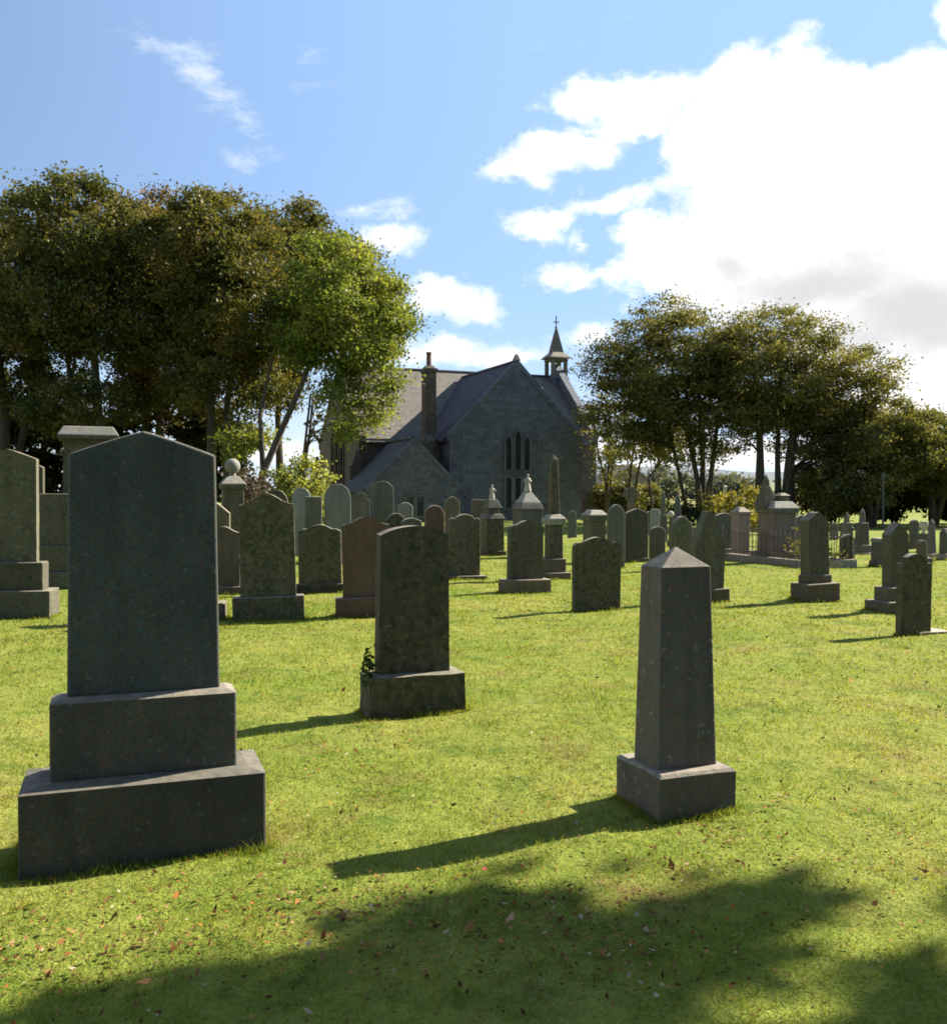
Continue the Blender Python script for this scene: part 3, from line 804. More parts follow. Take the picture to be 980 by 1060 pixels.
# ------------------------------------------------------------------ church
def lancet(w, z0, z1, cx=0.0, n=7):
    pts = [(cx-w/2, z0), (cx+w/2, z0)]
    sp = z1-w*0.95
    for i in range(n+1):
        q = i/n; pts.append((cx+w/2*(1-q**1.6), sp+(z1-sp)*q**0.8))
    for i in range(n-1, -1, -1):
        q = i/n; pts.append((cx-w/2*(1-q**1.6), sp+(z1-sp)*q**0.8))
    return pts

def build_church():
    wall = masonry_mat('grey_rubble_masonry', (0.076,0.082,0.104), (0.120,0.125,0.148), (0.092,0.095,0.106))
    wall2 = masonry_mat('brown_rubble_masonry', (0.085,0.066,0.052), (0.13,0.10,0.075), (0.10,0.08,0.06))
    roof = slate_mat('blue_slate', (0.020,0.023,0.034), (0.034,0.036,0.047))
    roof2 = slate_mat('weathered_brown_slate', (0.092,0.077,0.062), (0.135,0.113,0.09))
    dress = stone_mat('dressed_sandstone', (0.075,0.07,0.066), (0.115,0.108,0.098), moss=0.1, lichen=0.1)
    glass = plain_mat('dark_leaded_glass', (0.022,0.025,0.032), 0.12, 0.0, 0.1)
    pot = plain_mat('terracotta', (0.13,0.075,0.05), 0.8)
    lead = plain_mat('grey_cast_iron', (0.07,0.08,0.085), 0.5)
    a = math.radians(22)
    R = empty('church', (-9.27, 66.2, 0), a)
    tag(R, 'grey stone church with slate roofs, gabled transept, chimney and small bell turret', 'church')
    NE, NR, NW, NL = 5.2, 10.2, 5.5, 17.0
    pent = lambda w, e, r, zb=-0.3: [(-w, zb), (w, zb), (w, e), (0, r), (-w, e)]
    def roofslab(bm, w, e, r, l0, l1, along, c=0.0, over=0.25, th=0.16):
        """two pitched slabs over a gabled block, ridge along the named axis"""
        sl = (r-e)/w; wo = w+over; eo = e-over*sl
        for s in (-1, 1):
            pts = [(c, r+0.02), (c+s*wo, eo+0.02), (c+s*wo, eo+0.02+th), (c, r+0.02+th)]
            (add_prism_x if along == 'x' else add_prism)(bm, pts, l0, l1)
    def skew(bm, w, e, r, p0, p1, along, c=0.0, rise=0.32, over=0.18):
        sl = (r-e)/w; wo = w+over; eo = e-over*sl
        for s in (-1, 1):
            pts = [(c, r-0.12), (c+s*wo, eo-0.12), (c+s*wo, eo+rise), (c, r+rise)]
            (add_prism_x if along == 'x' else add_prism)(bm, pts, p0, p1)
    # nave
    bm = bmesh.new(); add_prism_x(bm, pent(NW, NE, NR), 0, NL); obj_bm('nave_wall', bm, wall2, R)
    bm = bmesh.new(); roofslab(bm, NW, NE, NR, 0.36, NL-0.5, 'x'); obj_bm('nave_roof', bm, roof2, R)
    for p0, p1, rs in ((-0.04, 0.36, 0.30), (NL-0.5, NL+0.04, 1.05)):
        bm = bmesh.new(); skew(bm, NW, NE, NR, p0, p1, 'x', rise=rs); obj_bm('gable_coping', bm, wall2 if p0 < 1 else wall, R)
    bm = bmesh.new()
    add_box(bm, -0.12, 0.44, -0.28, 0.28, NR+0.2, NR+0.75); add_frustum(bm, 0.16, 0, 0.5, 0.5, NR+0.75, 0.1, 0.1, NR+1.1)
    add_box(bm, 0.11, 0.21, -0.05, 0.05, NR+1.05, NR+1.65); add_box(bm, 0.11, 0.21, -0.25, 0.25, NR+1.28, NR+1.38)
    obj_bm('gable_finial', bm, dress, R)
    # windows of the left gable end (facing -x)
    def window_x(cy, w, z0, z1, part='window'):
        bm = bmesh.new(); o = lancet(w+0.36, z0-0.18, z1+0.2); i = lancet(w, z0, z1)
        add_ring(bm, o, i, -0.10, 0.02)
        f = obj_bm(part, bm, wall2, R); f.location = (0, cy, 0); f.rotation_euler = (0, 0, -PI/2)
        bm = bmesh.new(); add_prism(bm, lancet(w-0.004, z0+0.002, z1-0.002), -0.015, 0.01); obj_bm('glass', bm, glass, f)
    for cy, z1 in ((-1.3, 6.0), (0, 6.9), (1.3, 6.0)): window_x(cy, 0.6, 2.4, z1)
    # buttresses at the left gable corners
    for cy in (-NW-0.02, NW+0.02):
        bm = bmesh.new(); add_frustum(bm, -0.3, cy, 0.9, 0.7, -0.3, 0.75, 0.6, 3.4); add_frustum(bm, -0.2, cy, 0.7, 0.6, 3.398, 0.1, 0.5, 4.4)
        obj_bm('buttress', bm, wall2, R)
    # transept
    TC, TW, TE, TR, TY = 8.8, 4.5, 5.05, 9.7, -10.25
    bm = bmesh.new(); add_prism(bm, [(x+TC, z) for x, z in pent(TW, TE, TR)], TY, -4.0); obj_bm('transept_wall', bm, wall, R)
    bm = bmesh.new(); roofslab(bm, TW, TE, TR, TY+0.40, -0.3, 'y', TC); obj_bm('transept_roof', bm, roof, R)
    bm = bmesh.new(); skew(bm, TW, TE, TR, TY-0.04, TY+0.40, 'y', TC, rise=0.28, over=0.1); obj_bm('gable_coping', bm, wall, R)
    bm = bmesh.new(); add_frustum(bm, TC, TY+0.18, 0.42, 0.42, TR+0.2, 0.12, 0.12, TR+0.62); obj_bm('gable_finial', bm, dress, R)
    def window_y(cx, y, lights, w, part='window', lab=None):
        f = None
        for k, (z0, z1, arch) in enumerate(lights):
            if arch: o, i = lancet(w+0.20, z0-0.08, z1+0.12), lancet(w, z0, z1); g = lancet(w-0.004, z0+0.002, z1-0.002)
            else:
                o = [(-w/2-.13, z0-.08), (w/2+.13, z0-.08), (w/2+.13, z1+.08), (-w/2-.13, z1+.08)]
                i = [(-w/2, z0), (w/2, z0), (w/2, z1), (-w/2, z1)]; g = [(x*0.99, z) for x, z in i]
            bm = bmesh.new(); add_ring(bm, o, i, -0.09-0.004*k, 0.03)
            fr = obj_bm(part, bm, dress2, R); fr.location = (cx, y, 0)
            bm = bmesh.new(); add_prism(bm, g, -0.012, 0.02); obj_bm('glass', bm, glass, fr)
    dress2 = stone_mat('grey_window_dressing', (0.085,0.092,0.112), (0.13,0.135,0.155), moss=0.05, lichen=0.05, top=0.2)
    for dx, top in ((-0.62, 5.2), (0.0, 5.55), (0.62, 5.2)):
        window_y(TC+dx, TY+(0.006 if dx else 0), [(3.12, top, True), (0.75 if dx < 0 else 1.3, 2.62, False)], 0.37)
    # vestry
    VC, VW, VE, VR, VY = 1.72, 2.85, 1.9, 4.75, -11.5
    bm = bmesh.new(); add_prism(bm, [(x+VC, z) for x, z in pent(VW, VE, VR)], VY, -5.3); obj_bm('vestry_wall', bm, wall, R)
    bm = bmesh.new(); roofslab(bm, VW, VE, VR, VY+0.32, -5.45, 'y', VC, over=0.2, th=0.13); obj_bm('vestry_roof', bm, roof, R)
    bm = bmesh.new(); skew(bm, VW, VE, VR, VY-0.03, VY+0.32, 'y', VC, rise=0.2, over=0.12); obj_bm('gable_coping', bm, wall, R)
    for dx in (-0.32, 0.32): window_y(VC+dx-0.05, VY, [(0.35, 1.5, False)], 0.40)
    # chimney in the corner between vestry and transept
    bm = bmesh.new()
    add_box(bm, 3.25, 4.35, -8.6, -7.3, 1.0, 4.9); add_frustum(bm, 3.8, -7.95, 1.1, 1.3, 4.898, 0.72, 0.72, 5.4)
    add_box(bm, 3.44, 4.16, -8.31, -7.59, 5.39, 9.2); add_box(bm, 3.36, 4.24, -8.39, -7.51, 9.19, 9.42); add_frustum(bm, 3.8, -7.95, 0.7, 0.7, 9.41, 0.45, 0.45, 9.6)
    ch = obj_bm('chimney', bm, wall2, R)
    bm = bmesh.new(); add_lathe(bm, [(0.17, 9.55), (0.15, 10.3), (0.18, 10.32), (0.18, 10.45), (0.12, 10.46)], 3.8, -7.95, 12); obj_bm('chimney_pot', bm, pot, ch, smooth=False)
    # ridge tiles, gutters and a downpipe
    for nm, pts in (('ridge_tiles', [(0.36, 0, NR+0.2), (NL-0.5, 0, NR+0.2)]), ('ridge_tiles', [(TC, TY+0.4, TR+0.2), (TC, -0.8, TR+0.2)]), ('ridge_tiles', [(VC, VY+0.32, VR+0.17), (VC, -5.5, VR+0.17)])):
        bm = bmesh.new(); add_tube(bm, pts, [0.1, 0.1], 8); obj_bm(nm, bm, roof, R)
    bm = bmesh.new(); add_tube(bm, [(0.3, -5.83, 4.93), (4.2, -5.83, 4.93)], [0.07, 0.07], 8); obj_bm('gutter', bm, lead, R)
    bm = bmesh.new(); add_tube(bm, [(0.4, -5.62, 4.9), (0.4, -5.62, 2.0)], [0.05, 0.05], 8); obj_bm('downpipe', bm, lead, R)
    # bell turret over the right gable
    bx = NL-0.35
    bm = bmesh.new(); add_frustum(bm, bx, 0, 1.75, 2.3, 8.3, 1.3, 1.3, 10.15); add_box(bm, bx-0.72, bx+0.72, -0.72, 0.72, 10.14, 10.32)
    B = obj_bm('bell_turret', bm, wall, R)
    for sx in (-1, 1):
        for sy in (-1, 1):
            bm = bmesh.new(); add_box(bm, bx+sx*0.52-0.12, bx+sx*0.52+0.12, sy*0.52-0.12, sy*0.52+0.12, 10.31, 11.55); obj_bm('turret_pillar', bm, dress, B)
    bm = bmesh.new()
    add_box(bm, bx-0.66, bx+0.66, -0.66, 0.66, 11.54, 11.75)
    add_frustum(bm, bx, 0, 1.72, 1.72, 11.74, 1.6, 1.6, 11.84)
    add_frustum(bm, bx, 0, 1.6, 1.6, 11.838, 0.85, 0.85, 12.2); add_frustum(bm, bx, 0, 0.85, 0.85, 12.198, 0.12, 0.12, 14.0)
    obj_bm('spirelet', bm, dress, B)
    bm = bmesh.new(); add_box(bm, bx-0.03, bx+0.03, -0.03, 0.03, 13.95, 14.95); add_box(bm, bx-0.22, bx+0.22, -0.03, 0.03, 14.45, 14.52); add_ball(bm, (bx, 0, 14.1), 0.09)
    obj_bm('cross', bm, IRON, B)
    bm = bmesh.new(); add_lathe(bm, [(0.34, 10.75), (0.28, 10.85), (0.20, 11.1), (0.15, 11.3), (0.05, 11.36)], bx, 0, 14); add_tube(bm, [(bx, 0, 11.3), (bx, 0, 11.56)], [0.03, 0.03], 6)
    obj_bm('bell', bm, IRON, B)

    # a house with a pinkish roof far beyond the trees
    H = empty('house', (19.6, 130, -0.6), math.radians(12))
    bm = bmesh.new(); add_prism(bm, [(-4.5, -0.4), (4.5, -0.4), (4.5, 2.6), (0, 6.0), (-4.5, 2.6)], -4, 4); obj_bm('wall', bm, plain_mat('weathered_render', (0.20,0.16,0.13), 0.9), H)
    bm = bmesh.new(); roofslab(bm, 4.5, 2.6, 6.0, -4.3, 4.3, 'y'); rf = obj_bm('roof', bm, slate_mat('pinkish_roof_tile', (0.30,0.20,0.165), (0.38,0.27,0.225)), H)
    bm = bmesh.new(); add_box(bm, -0.4, 0.4, 2.6, 3.6, 5.6, 7.0); obj_bm('chimney', bm, wall2, rf)
    for wx in (-2, 2):
        bm = bmesh.new(); add_box(bm, wx-0.6, wx+0.6, -4.05, -3.98, 0.9, 2.1); obj_bm('window', bm, glass, H)
    tag(H, 'distant house with a pinkish roof seen between the slim trees', 'house')

# ------------------------------------------------------------------ graves
def statue(parent, z, h, mat, lean=1):
    """draped standing figure with one arm raised"""
    bm = bmesh.new()
    add_lathe(bm, [(0.20*h, z-0.01), (0.19*h, z+0.10*h), (0.15*h, z+0.35*h), (0.115*h, z+0.52*h), (0.14*h, z+0.66*h), (0.13*h, z+0.74*h), (0.05*h, z+0.80*h), (0.045*h, z+0.83*h)], 0, 0, 12)
    add_ball(bm, (0.01*h, -0.01*h, z+0.90*h), 0.075*h, 0.9, 1.0, 1.15)
    add_tube(bm, [(0.12*h*lean, 0, z+0.72*h), (0.22*h*lean, -0.05*h, z+0.62*h), (0.19*h*lean, -0.12*h, z+0.50*h)], [0.045*h, 0.04*h, 0.03*h], 7)
    add_tube(bm, [(-0.12*h*lean, 0, z+0.72*h), (-0.17*h*lean, -0.06*h, z+0.58*h), (-0.05*h*lean, -0.15*h, z+0.60*h)], [0.045*h, 0.04*h, 0.03*h], 7)
    o = obj_bm('statue', bm, mat, parent, smooth=True)
    return o

def build_graves():
    # ---------- foreground
    headstone('tall dark blue granite headstone with low pointed top on two stepped bases', 68, 227, 447, yb=911, t=0.10, style='gable', sh=24,
              mat='slate_granite', tiers=[(822, 46), (729, 17)], taper=0.045, chamfer=0.018, pmat='granite_base')
    # obelisk with its pyramid head
    a = math.radians(20); dN = 4.66
    k = None
    cx, cy = 1.035, 4.95
    r = empty('obelisk', (cx, cy, 0), a)
    bm = bmesh.new(); add_frustum(bm, 0, 0, 0.44, 0.44, -0.1, 0.435, 0.435, 0.215)
    bm.faces.ensure_lookup_table(); tf = max(bm.faces, key=lambda f: f.calc_center_median().z)
    g = bmesh.ops.extrude_face_region(bm, geom=[tf])
    for v in [q for q in g['geom'] if isinstance(q, bmesh.types.BMVert)]: v.co.z = 0.230; v.co.x *= 0.93; v.co.y *= 0.93
    roughen(bm, 0.004, 7, 0.09, 3); obj_bm('base', bm, M['obelisk'], r, 0.0)
    bm = bmesh.new(); add_frustum(bm, 0, 0, 0.335, 0.25, 0.227, 0.285, 0.205, 1.235); obj_bm('shaft', bm, M['obelisk'], r, 0.006)
    bm = bmesh.new(); add_frustum(bm, 0, 0, 0.289, 0.209, 1.233, 0.0, 0.0, 1.335); obj_bm('pyramid_head', bm, M['obelisk'], r, 0.004)
    tag(r, 'short brown stone obelisk with a low pyramid head casting a long shadow in the foreground', 'obelisk')
    STONES.append((cx, cy, a, 0.44, 0.44))
    st = headstone('mossy brown headstone with shallow curved top on a rough base, middle of the foreground', 387, 465, 544, yb=744, t=0.13, style='arc', sh=9, mat='mossy', tiers=[(702, 13)], rough=0.006, taper=0.05)
    # sprig on its left edge
    iv = leaf_mat('ivy_leaf', [(0.1, (0.02,0.035,0.01)), (0.9, (0.06,0.09,0.02))])
    sx, sy = ray(381, 6.95), 6.95
    P = rng.normal(0, 1, (90, 3))*np.array([0.03, 0.04, 0.07])
    V, Fc = leaf_quads(P, 0.035, 0.2)
    e = empty('ivy', (sx, sy, 0.36)); mesh_np('leaves', V, Fc, iv, e)
    bm = bmesh.new(); add_tube(bm, [(0.03, 0, -0.36), (0.01, 0, -0.15), (0, 0, 0.05)], [0.006, 0.005, 0.003], 5); obj_bm('stem', bm, bark_mat('ivy_stem', (0.05,0.04,0.03), (0.09,0.07,0.05)), e)
    tag(e, 'dark ivy sprig on the left edge of the mossy curved headstone', 'ivy')

    # ---------- left
    headstone('grey headstone with pointed top on two stepped bases, cut by the left edge', -24, 40, 465, yb=641, t=0.10, style='gable', sh=10, mat='olive', tiers=[(613, 17), (583, 8)])
    monument('tall square pedestal monument with flat overhanging cap behind the dark granite headstone', 93, 17.2,
             [('base', 112, 112, 588), ('step', 104, 104, 562), ('pedestal', 98, 98, 511), ('shaft', 50, 48, 456), ('cap', 60, 60, 452), ('cap_top', 60, 48, 443, 'pale')], mat='olive')
    headstone('narrow stone half hidden behind the left edge headstone', 26, 47, 481, d=20, t=0.12, style='arc', sh=3, mat='olive')
    headstone('low headstone on a base almost hidden behind the dark granite headstone', 165, 226, 540, yb=643, t=0.11, style='ogee', sh=8, mat='brown', tiers=[(626, 8)])
    def ball(r, z, k):
        bm = bmesh.new(); add_lathe(bm, [(0.10, z-0.01), (0.06, z+0.03), (0.07, z+0.06)], 0, 0, 12); add_ball(bm, (0, 0, z+0.06+0.145), 0.155, sub=3)
        obj_bm('ball', bm, M['pale'], r, smooth=True)
    monument('stone monument topped by a ball on a pyramid cap', 241, 19.5, [('base', 34, 34, 585), ('pedestal', 24, 23, 506), ('cornice', 28, 28, 501), ('cap', 28, 12, 493, 'pale')], mat='olive', extra=ball)
    headstone('small brown headstone with wavy top between the granite headstone and the green one', 214, 249, 545, yb=616, t=0.11, style='ogee', sh=6, mat='brown', tiers=[(608, 4)])
    headstone('dark shouldered stone below the ball topped monument', 204, 238, 519, d=17.2, t=0.11, style='gable', sh=12, mat='brown')
    headstone('dark green headstone with raised wavy top on a wide base', 249, 307, 511, yb=643, t=0.11, style='ogee', sh=11, mat='mossy', tiers=[(619, 8)])
    headstone('round topped dark stone peeping out above the wavy green headstone', 274, 299, 507, d=20, t=0.12, style='round', sh=16, mat='brown')
    headstone('low dark headstone with wavy top left of the reddish one', 309, 354, 543, yb=615, t=0.11, style='scroll', sh=7, mat='mossy', tiers=[(605, 3)])
    headstone('reddish sandstone headstone with wavy top on a base', 355, 405, 535, yb=640, t=0.11, style='ogee', sh=8, mat='red', tiers=[(620, 8)])
    headstone('tall pale grey round topped stone just left of a flat topped one', 302, 322, 505, d=25, t=0.12, style='round', sh=10, mat='pale')
    headstone('flat topped grey stone with sunlit right edge beside the white one', 315, 333, 514, d=22, t=0.14, style='flat', sh=0, mat='grey_granite')
    headstone('large whitish round headed slab in front of the vestry roof', 336, 364, 501, d=22.5, t=0.10, style='round', sh=14, mat='pale')
    headstone('grey stone with notched broken top right of the whitish slab', 364, 384, 509, d=23, t=0.12, style='notch', sh=8, mat='grey_granite')
    headstone('tall dark round topped stone before the vestry gable', 386, 408, 498, d=24, t=0.12, style='round', sh=11, mat='grey_granite')
    headstone('low round topped stone right above the reddish headstone', 398, 420, 531, d=19, t=0.11, style='arc', sh=7, mat='olive')
    headstone('small pale greenish stone before the left vestry window', 411, 427, 520, d=26, t=0.11, style='arc', sh=4, mat='pale')
    headstone('low wide arched stone peeping over the mossy curved headstone', 415, 438, 536, d=17, t=0.11, style='arc', sh=4, mat='olive')
    headstone('dark brown full round headed stone right of the vestry windows', 438, 460, 523, d=18.5, t=0.11, style='round', sh=11, mat='red')
    headstone('light brown stone with small peaked top before the transept wall', 460, 476, 514, d=27, t=0.12, style='shoulder', sh=7, mat='brown')
    headstone('tall dark mossy headstone with curved shoulders on a low base', 462, 497, 532, yb=602, t=0.12, style='shoulder', sh=9, mat='mossy', tiers=[(597, 6)])
    headstone('light brown block left of the small statue', 487, 502, 517, d=28, t=0.14, style='flat', sh=0, mat='brown')

    # ---------- before the church
    monument('square monument with a small pale statue standing on its stepped cap', 509, 25.5, [('base', 30, 30, 570), ('pedestal', 26, 25, 537), ('cap', 28, 22, 532, 'grey_granite'), ('neck', 16, 16, 526, 'grey_granite'), ('upper_cap', 22, 12, 517, 'grey_granite')],
             mat='mossy', extra=lambda r, z, k: statue(r, z, 0.40, M['marble']))
    headstone('grey green headstone with scrolled top on a wide base right of the grass gap', 524, 562, 539, yb=614, t=0.12, style='scroll', sh=7, mat='olive', tiers=[(601, 7)], pmat='brown')
    monument('monument with pale pyramid cap carrying a taller pale statue', 546, 24.5, [('base', 40, 40, 575), ('pedestal', 32, 31, 527), ('cornice', 34, 27, 520), ('cap', 27, 8, 509, 'pale')],
             mat='grey_granite', extra=lambda r, z, k: statue(r, z, 0.46, M['marble'], -1))
    monument('tall slim green stained obelisk on a pedestal with pale cornice before the transept', 573, 18.3,
             [('base', 36, 36, 592, 'brown'), ('step', 26, 26, 578, 'brown'), ('pedestal', 20, 19, 543, 'mossy'), ('cornice', 24, 27, 537, 'pale'), ('cap', 27, 14, 532, 'pale'), ('shaft', 13, 9.5, 476, 'mossy'), ('point', 9.5, 0, 470, 'mossy')],
             name='obelisk_monument', mat='mossy')
    monument('square pedestal stone with shallow pale cap right of the tall obelisk', 615, 22.5, [('base', 34, 34, 585), ('pedestal', 24, 24, 539), ('cornice', 29, 29, 533), ('cap', 29, 16, 528, 'pale')], mat='olive')
    headstone('dark lichened headstone with notched shoulders standing without a base, left of the foreground obelisk', 592, 642, 556, yb=634, t=0.09, style='shoulder', sh=12, mat='mossy', rough=0.003, taper=-0.02)
    headstone('bluish grey pointed stone left of a broad olive one', 627, 647, 522, d=21, t=0.12, style='point', sh=12, mat='grey_granite')
    headstone('broad olive headstone with low peaked top', 645, 671, 526, yb=583, t=0.12, style='gable', sh=5, mat='olive', tiers=[(578, 1.5)])
    headstone('small low dark stone directly left above the foreground obelisk', 671, 689, 545, d=24, t=0.11, style='arc', sh=4, mat='brown')
    headstone('olive stone with gothic pointed top above the foreground obelisk', 692, 718, 534, d=20.5, t=0.14, style='point', sh=17, mat='olive')
    headstone('kite shaped olive headstone with steep gable behind the foreground obelisk', 714, 752, 529, yb=625, t=0.16, style='kite', sh=36, mat='olive', tiers=[(611, 3)], pmat='brown')
    # ring cross
    r = empty('ring_cross', (ray(653, 30), 30, 0), A0)
    z0 = zat(525, 30)
    bm = bmesh.new(); add_frustum(bm, 0, 0, 0.55, 0.45, -0.05, 0.4, 0.3, z0-0.25); add_frustum(bm, 0, 0, 0.2, 0.13, z0-0.26, 0.15, 0.1, zat(504, 30)); add_box(bm, -0.27, 0.27, -0.045, 0.045, zat(512, 30)-0.07, zat(512, 30)+0.07)
    circ = lambda R: [(R*math.cos(2*PI*i/20), zat(512, 30)+R*math.sin(2*PI*i/20)) for i in range(20)]
    add_ring(bm, circ(0.23), circ(0.17), -0.03, 0.03)
    o = obj_bm('ring_cross', bm, M['brown']); o.location = r.location; o.rotation_euler = r.rotation_euler; bpy.data.objects.remove(r)
    tag(o, 'dark ringed stone cross below the slim forked tree', 'cross')
    headstone('narrow pale grey upright slab left of the dark spire', 672, 682, 527, d=28, t=0.12, style='flat', sh=0, mat='pale')
    monument('dark slender spire monument beside the narrow pale slab', 686, 32, [('base', 14, 14, 560), ('pedestal', 10, 9, 533), ('shaft', 7, 4, 512), ('point', 4, 0, 506)], mat='grey_granite', name='spire_monument')
    monument('short dark spire right of the small lit ball', 701, 34, [('base', 14, 14, 556), ('pedestal', 11, 10, 535), ('shaft', 8, 5, 515), ('point', 5, 0, 510)], mat='slate_granite', name='spire_monument')
    monument('slim post topped by a small sunlit ball between two spires', 694, 30, [('base', 8, 8, 560), ('shaft', 5, 4, 535)], mat='brown', name='ball_post',
             extra=lambda r, z, k: obj_bm('ball', (lambda b: (add_ball(b, (0, 0, z+0.09), 0.10), b)[1])(bmesh.new()), M['marble'], r, smooth=True))
    headstone('wide grey stone behind the right side of the kite shaped headstone', 738, 759, 531, d=27, t=0.14, style='arc', sh=3, mat='grey_granite')
    # thin pale post
    bm = bmesh.new(); add_frustum(bm, 0, 0, 0.10, 0.10, -0.1, 0.09, 0.09, zat(504, 36)); add_frustum(bm, 0, 0, 0.13, 0.13, zat(504, 36)-0.002, 0.02, 0.02, zat(502, 36))
    o = obj_bm('post', bm, plain_mat('weathered_pale_wood', (0.42,0.36,0.27), 0.9)); o.location = (ray(750, 36), 36, 0); o.rotation_euler = (0, 0, A0)
    tag(o, 'thin pale wooden post between the golden shrubs', 'post')

    for label, x0, x1, yt, d, st, mt in (('small far grey stone between the low dark shrub and the kite shaped headstone', 727, 736, 529, 36, 'round', 'grey_granite'),
                                         ('small far brown stone right of the ornate stepped headstone, high in the row', 858, 868, 541, 34, 'arc', 'brown'),
                                         ('small far olive stone beside the broad low peaked headstone', 667, 675, 529, 38, 'point', 'olive'),
                                         ('small far grey stone at the right corner of the church', 587, 597, 528, 36, 'gable', 'grey_granite')):
        headstone(label, x0, x1, yt, d=d, t=0.13, style=st, sh=4, mat=mt)
    # ---------- railed plot
    monument('pinkish pedestal with gabled cap inside the iron railings', 766, 24.0, [('base', 28, 28, 582), ('pedestal', 19, 19, 533), ('cornice', 22, 22, 530), ('cap', 23, 8, 525)], mat='pink')
    k = 22.7
    def spire(r, z, kk):
        bm = bmesh.new()
        add_frustum(bm, -0.24, 0.1, 0.42, 0.42, z-0.14, 0.15, 0.15, z+0.36); add_frustum(bm, -0.24, 0.1, 0.13, 0.13, z+0.355, 0.10, 0.10, z+0.52); add_frustum(bm, -0.24, 0.1, 0.10, 0.10, z+0.515, 0, 0, z+0.66)
        obj_bm('spire', bm, M['olive'], r, 0.01)
        bm = bmesh.new(); add_box(bm, 0.02, 0.24, -0.12, 0.12, z-0.02, z+0.14); add_frustum(bm, 0.13, 0, 0.30, 0.30, z+0.135, 0.1, 0.1, z+0.20)
        obj_bm('finial_block', bm, M['olive'], r, 0.01)
    monument('large pink granite family monument with overhanging cap and small spire inside the iron railings', 804, k, [('base', 50, 50, 580), ('step', 46, 46, 570), ('pedestal', 39, 38, 531, 'pink'), ('cornice', 43, 45, 526, 'grey_granite'), ('cap', 45, 30, 519, 'pale')], mat='pink', extra=spire)
    u = Vector((math.cos(A0), math.sin(A0), 0)); nb = Vector((-math.sin(A0), math.cos(A0), 0))
    R = empty('railed_kerb', (7.12, 20.85, 0), A0)
    LW, LD = 1.45, 4.6
    for x0, x1, y0, y1 in ((0, LW, 0, 0.16), (0, LW, LD-0.16, LD), (0, 0.16, 0.16, LD-0.16), (LW-0.16, LW, 0.16, LD-0.16)):
        bm = bmesh.new(); add_box(bm, x0, x1, y0, y1, -0.08, 0.17); obj_bm('kerb', bm, M['kerb'], R, 0.012)
    corners = [(0.08, 0.08), (LW-0.08, 0.08), (LW-0.08, LD-0.08), (0.08, LD-0.08)]
    for x, y in corners:
        bm = bmesh.new(); add_tube(bm, [(x, y, 0.165), (x, y, 0.82)], [0.022, 0.022], 8); add_ball(bm, (x, y, 0.85), 0.04); obj_bm('corner_post', bm, IRON, R)
    pk = None
    for i in range(4):
        (xa, ya), (xb, yb) = corners[i], corners[(i+1) % 4]
        for z in (0.26, 0.66):
            bm = bmesh.new(); add_tube(bm, [(xa, ya, z), (xb, yb, z)], [0.011, 0.011], 6); obj_bm('rail', bm, IRON, R)
        L = math.hypot(xb-xa, yb-ya); n = int(L/0.16)
        for j in range(1, n):
            x, y = xa+(xb-xa)*j/n, ya+(yb-ya)*j/n
            if pk is None:
                bm = bmesh.new(); add_tube(bm, [(0, 0, 0.165), (0, 0, 0.72), (0, 0, 0.73), (0, 0, 0.78)], [0.008, 0.008, 0.017, 0.001], 6); pk = obj_bm('picket', bm, IRON, R); q = pk
            else:
                q = pk.copy(); C.objects.link(q); q.parent = R
            q.location = (x, y, 0)
    tag(R, 'low rusty iron railing on a pale stone kerb round the family monument', 'railing')
    bush_m = leaf_mat('plot_plant_leaf', [(0.1, (0.0480,0.0560,0.0160)), (0.6, (0.1280,0.1280,0.0320)), (0.95, (0.2400,0.1920,0.0960))])
    P = rng.normal(0, 1, (500, 3))*np.array([0.16, 0.5, 0.16])+np.array([0, 0, 0.33]); P = P[P[:, 2] > 0.02]
    V, Fc = leaf_quads(P, 0.06, 0.2); o = empty('plant', (7.55, 21.6, 0.0), A0); mesh_np('leaves', V, Fc, bush_m, o)
    tag(o, 'yellowish plants growing inside the iron railing', 'plant')

    # ---------- right
    headstone('grey headstone with rounded ornate top on a heavy stepped base, right of the railing', 829, 859, 530, yb=624, t=0.20, style='scroll', sh=9, mat='olive', tiers=[(605, 8), (596, 2)], pmat='brown')
    headstone('slim grey stone behind the left side of the ornate stepped headstone', 821, 836, 533, d=24, t=0.15, style='peak', sh=3, mat='grey_granite')
    headstone('low dark stone right behind the ornate stepped headstone', 868, 885, 553, yb=587, t=0.14, style='arc', sh=4, mat='brown')
    monument('slim grey stone obelisk with pointed head left of a taller one, before the dark bushes', 876, 27, [('base', 18, 18, 572), ('pedestal', 13, 12, 541), ('shaft', 7, 5, 534), ('point', 5, 0, 529)], mat='grey_granite', name='obelisk_monument')
    monument('slim grey obelisk on a tapering pedestal with pale steps, left of the thin grey post', 892, 26, [('base', 24, 24, 572, 'kerb'), ('step', 20, 20, 564, 'grey_granite'), ('pedestal', 15, 13, 541), ('shaft', 7, 5.5, 530), ('point', 5.5, 0, 525)], mat='grey_granite', name='obelisk_monument')
    monument('short grey pedestal stone with flat cap behind the green stepped headstone', 909, 21.5, [('base', 20, 18, 580), ('pedestal', 15, 14, 561), ('cap', 17, 15, 557, 'pale')], mat='grey_granite')
    bm = bmesh.new(); add_tube(bm, [(0, 0, -0.1), (0, 0, zat(493, 44))], [0.05, 0.045], 8); add_box(bm, -0.1, 0.1, -0.06, 0.06, zat(494, 44)-0.02, zat(492, 44)+0.05)
    o = obj_bm('post', bm, plain_mat('galvanised_steel', (0.045,0.05,0.052), 0.5)); o.location = (ray(913.5, 44), 44, 0)
    tag(o, 'thin grey metal post before the dark bushes', 'post')
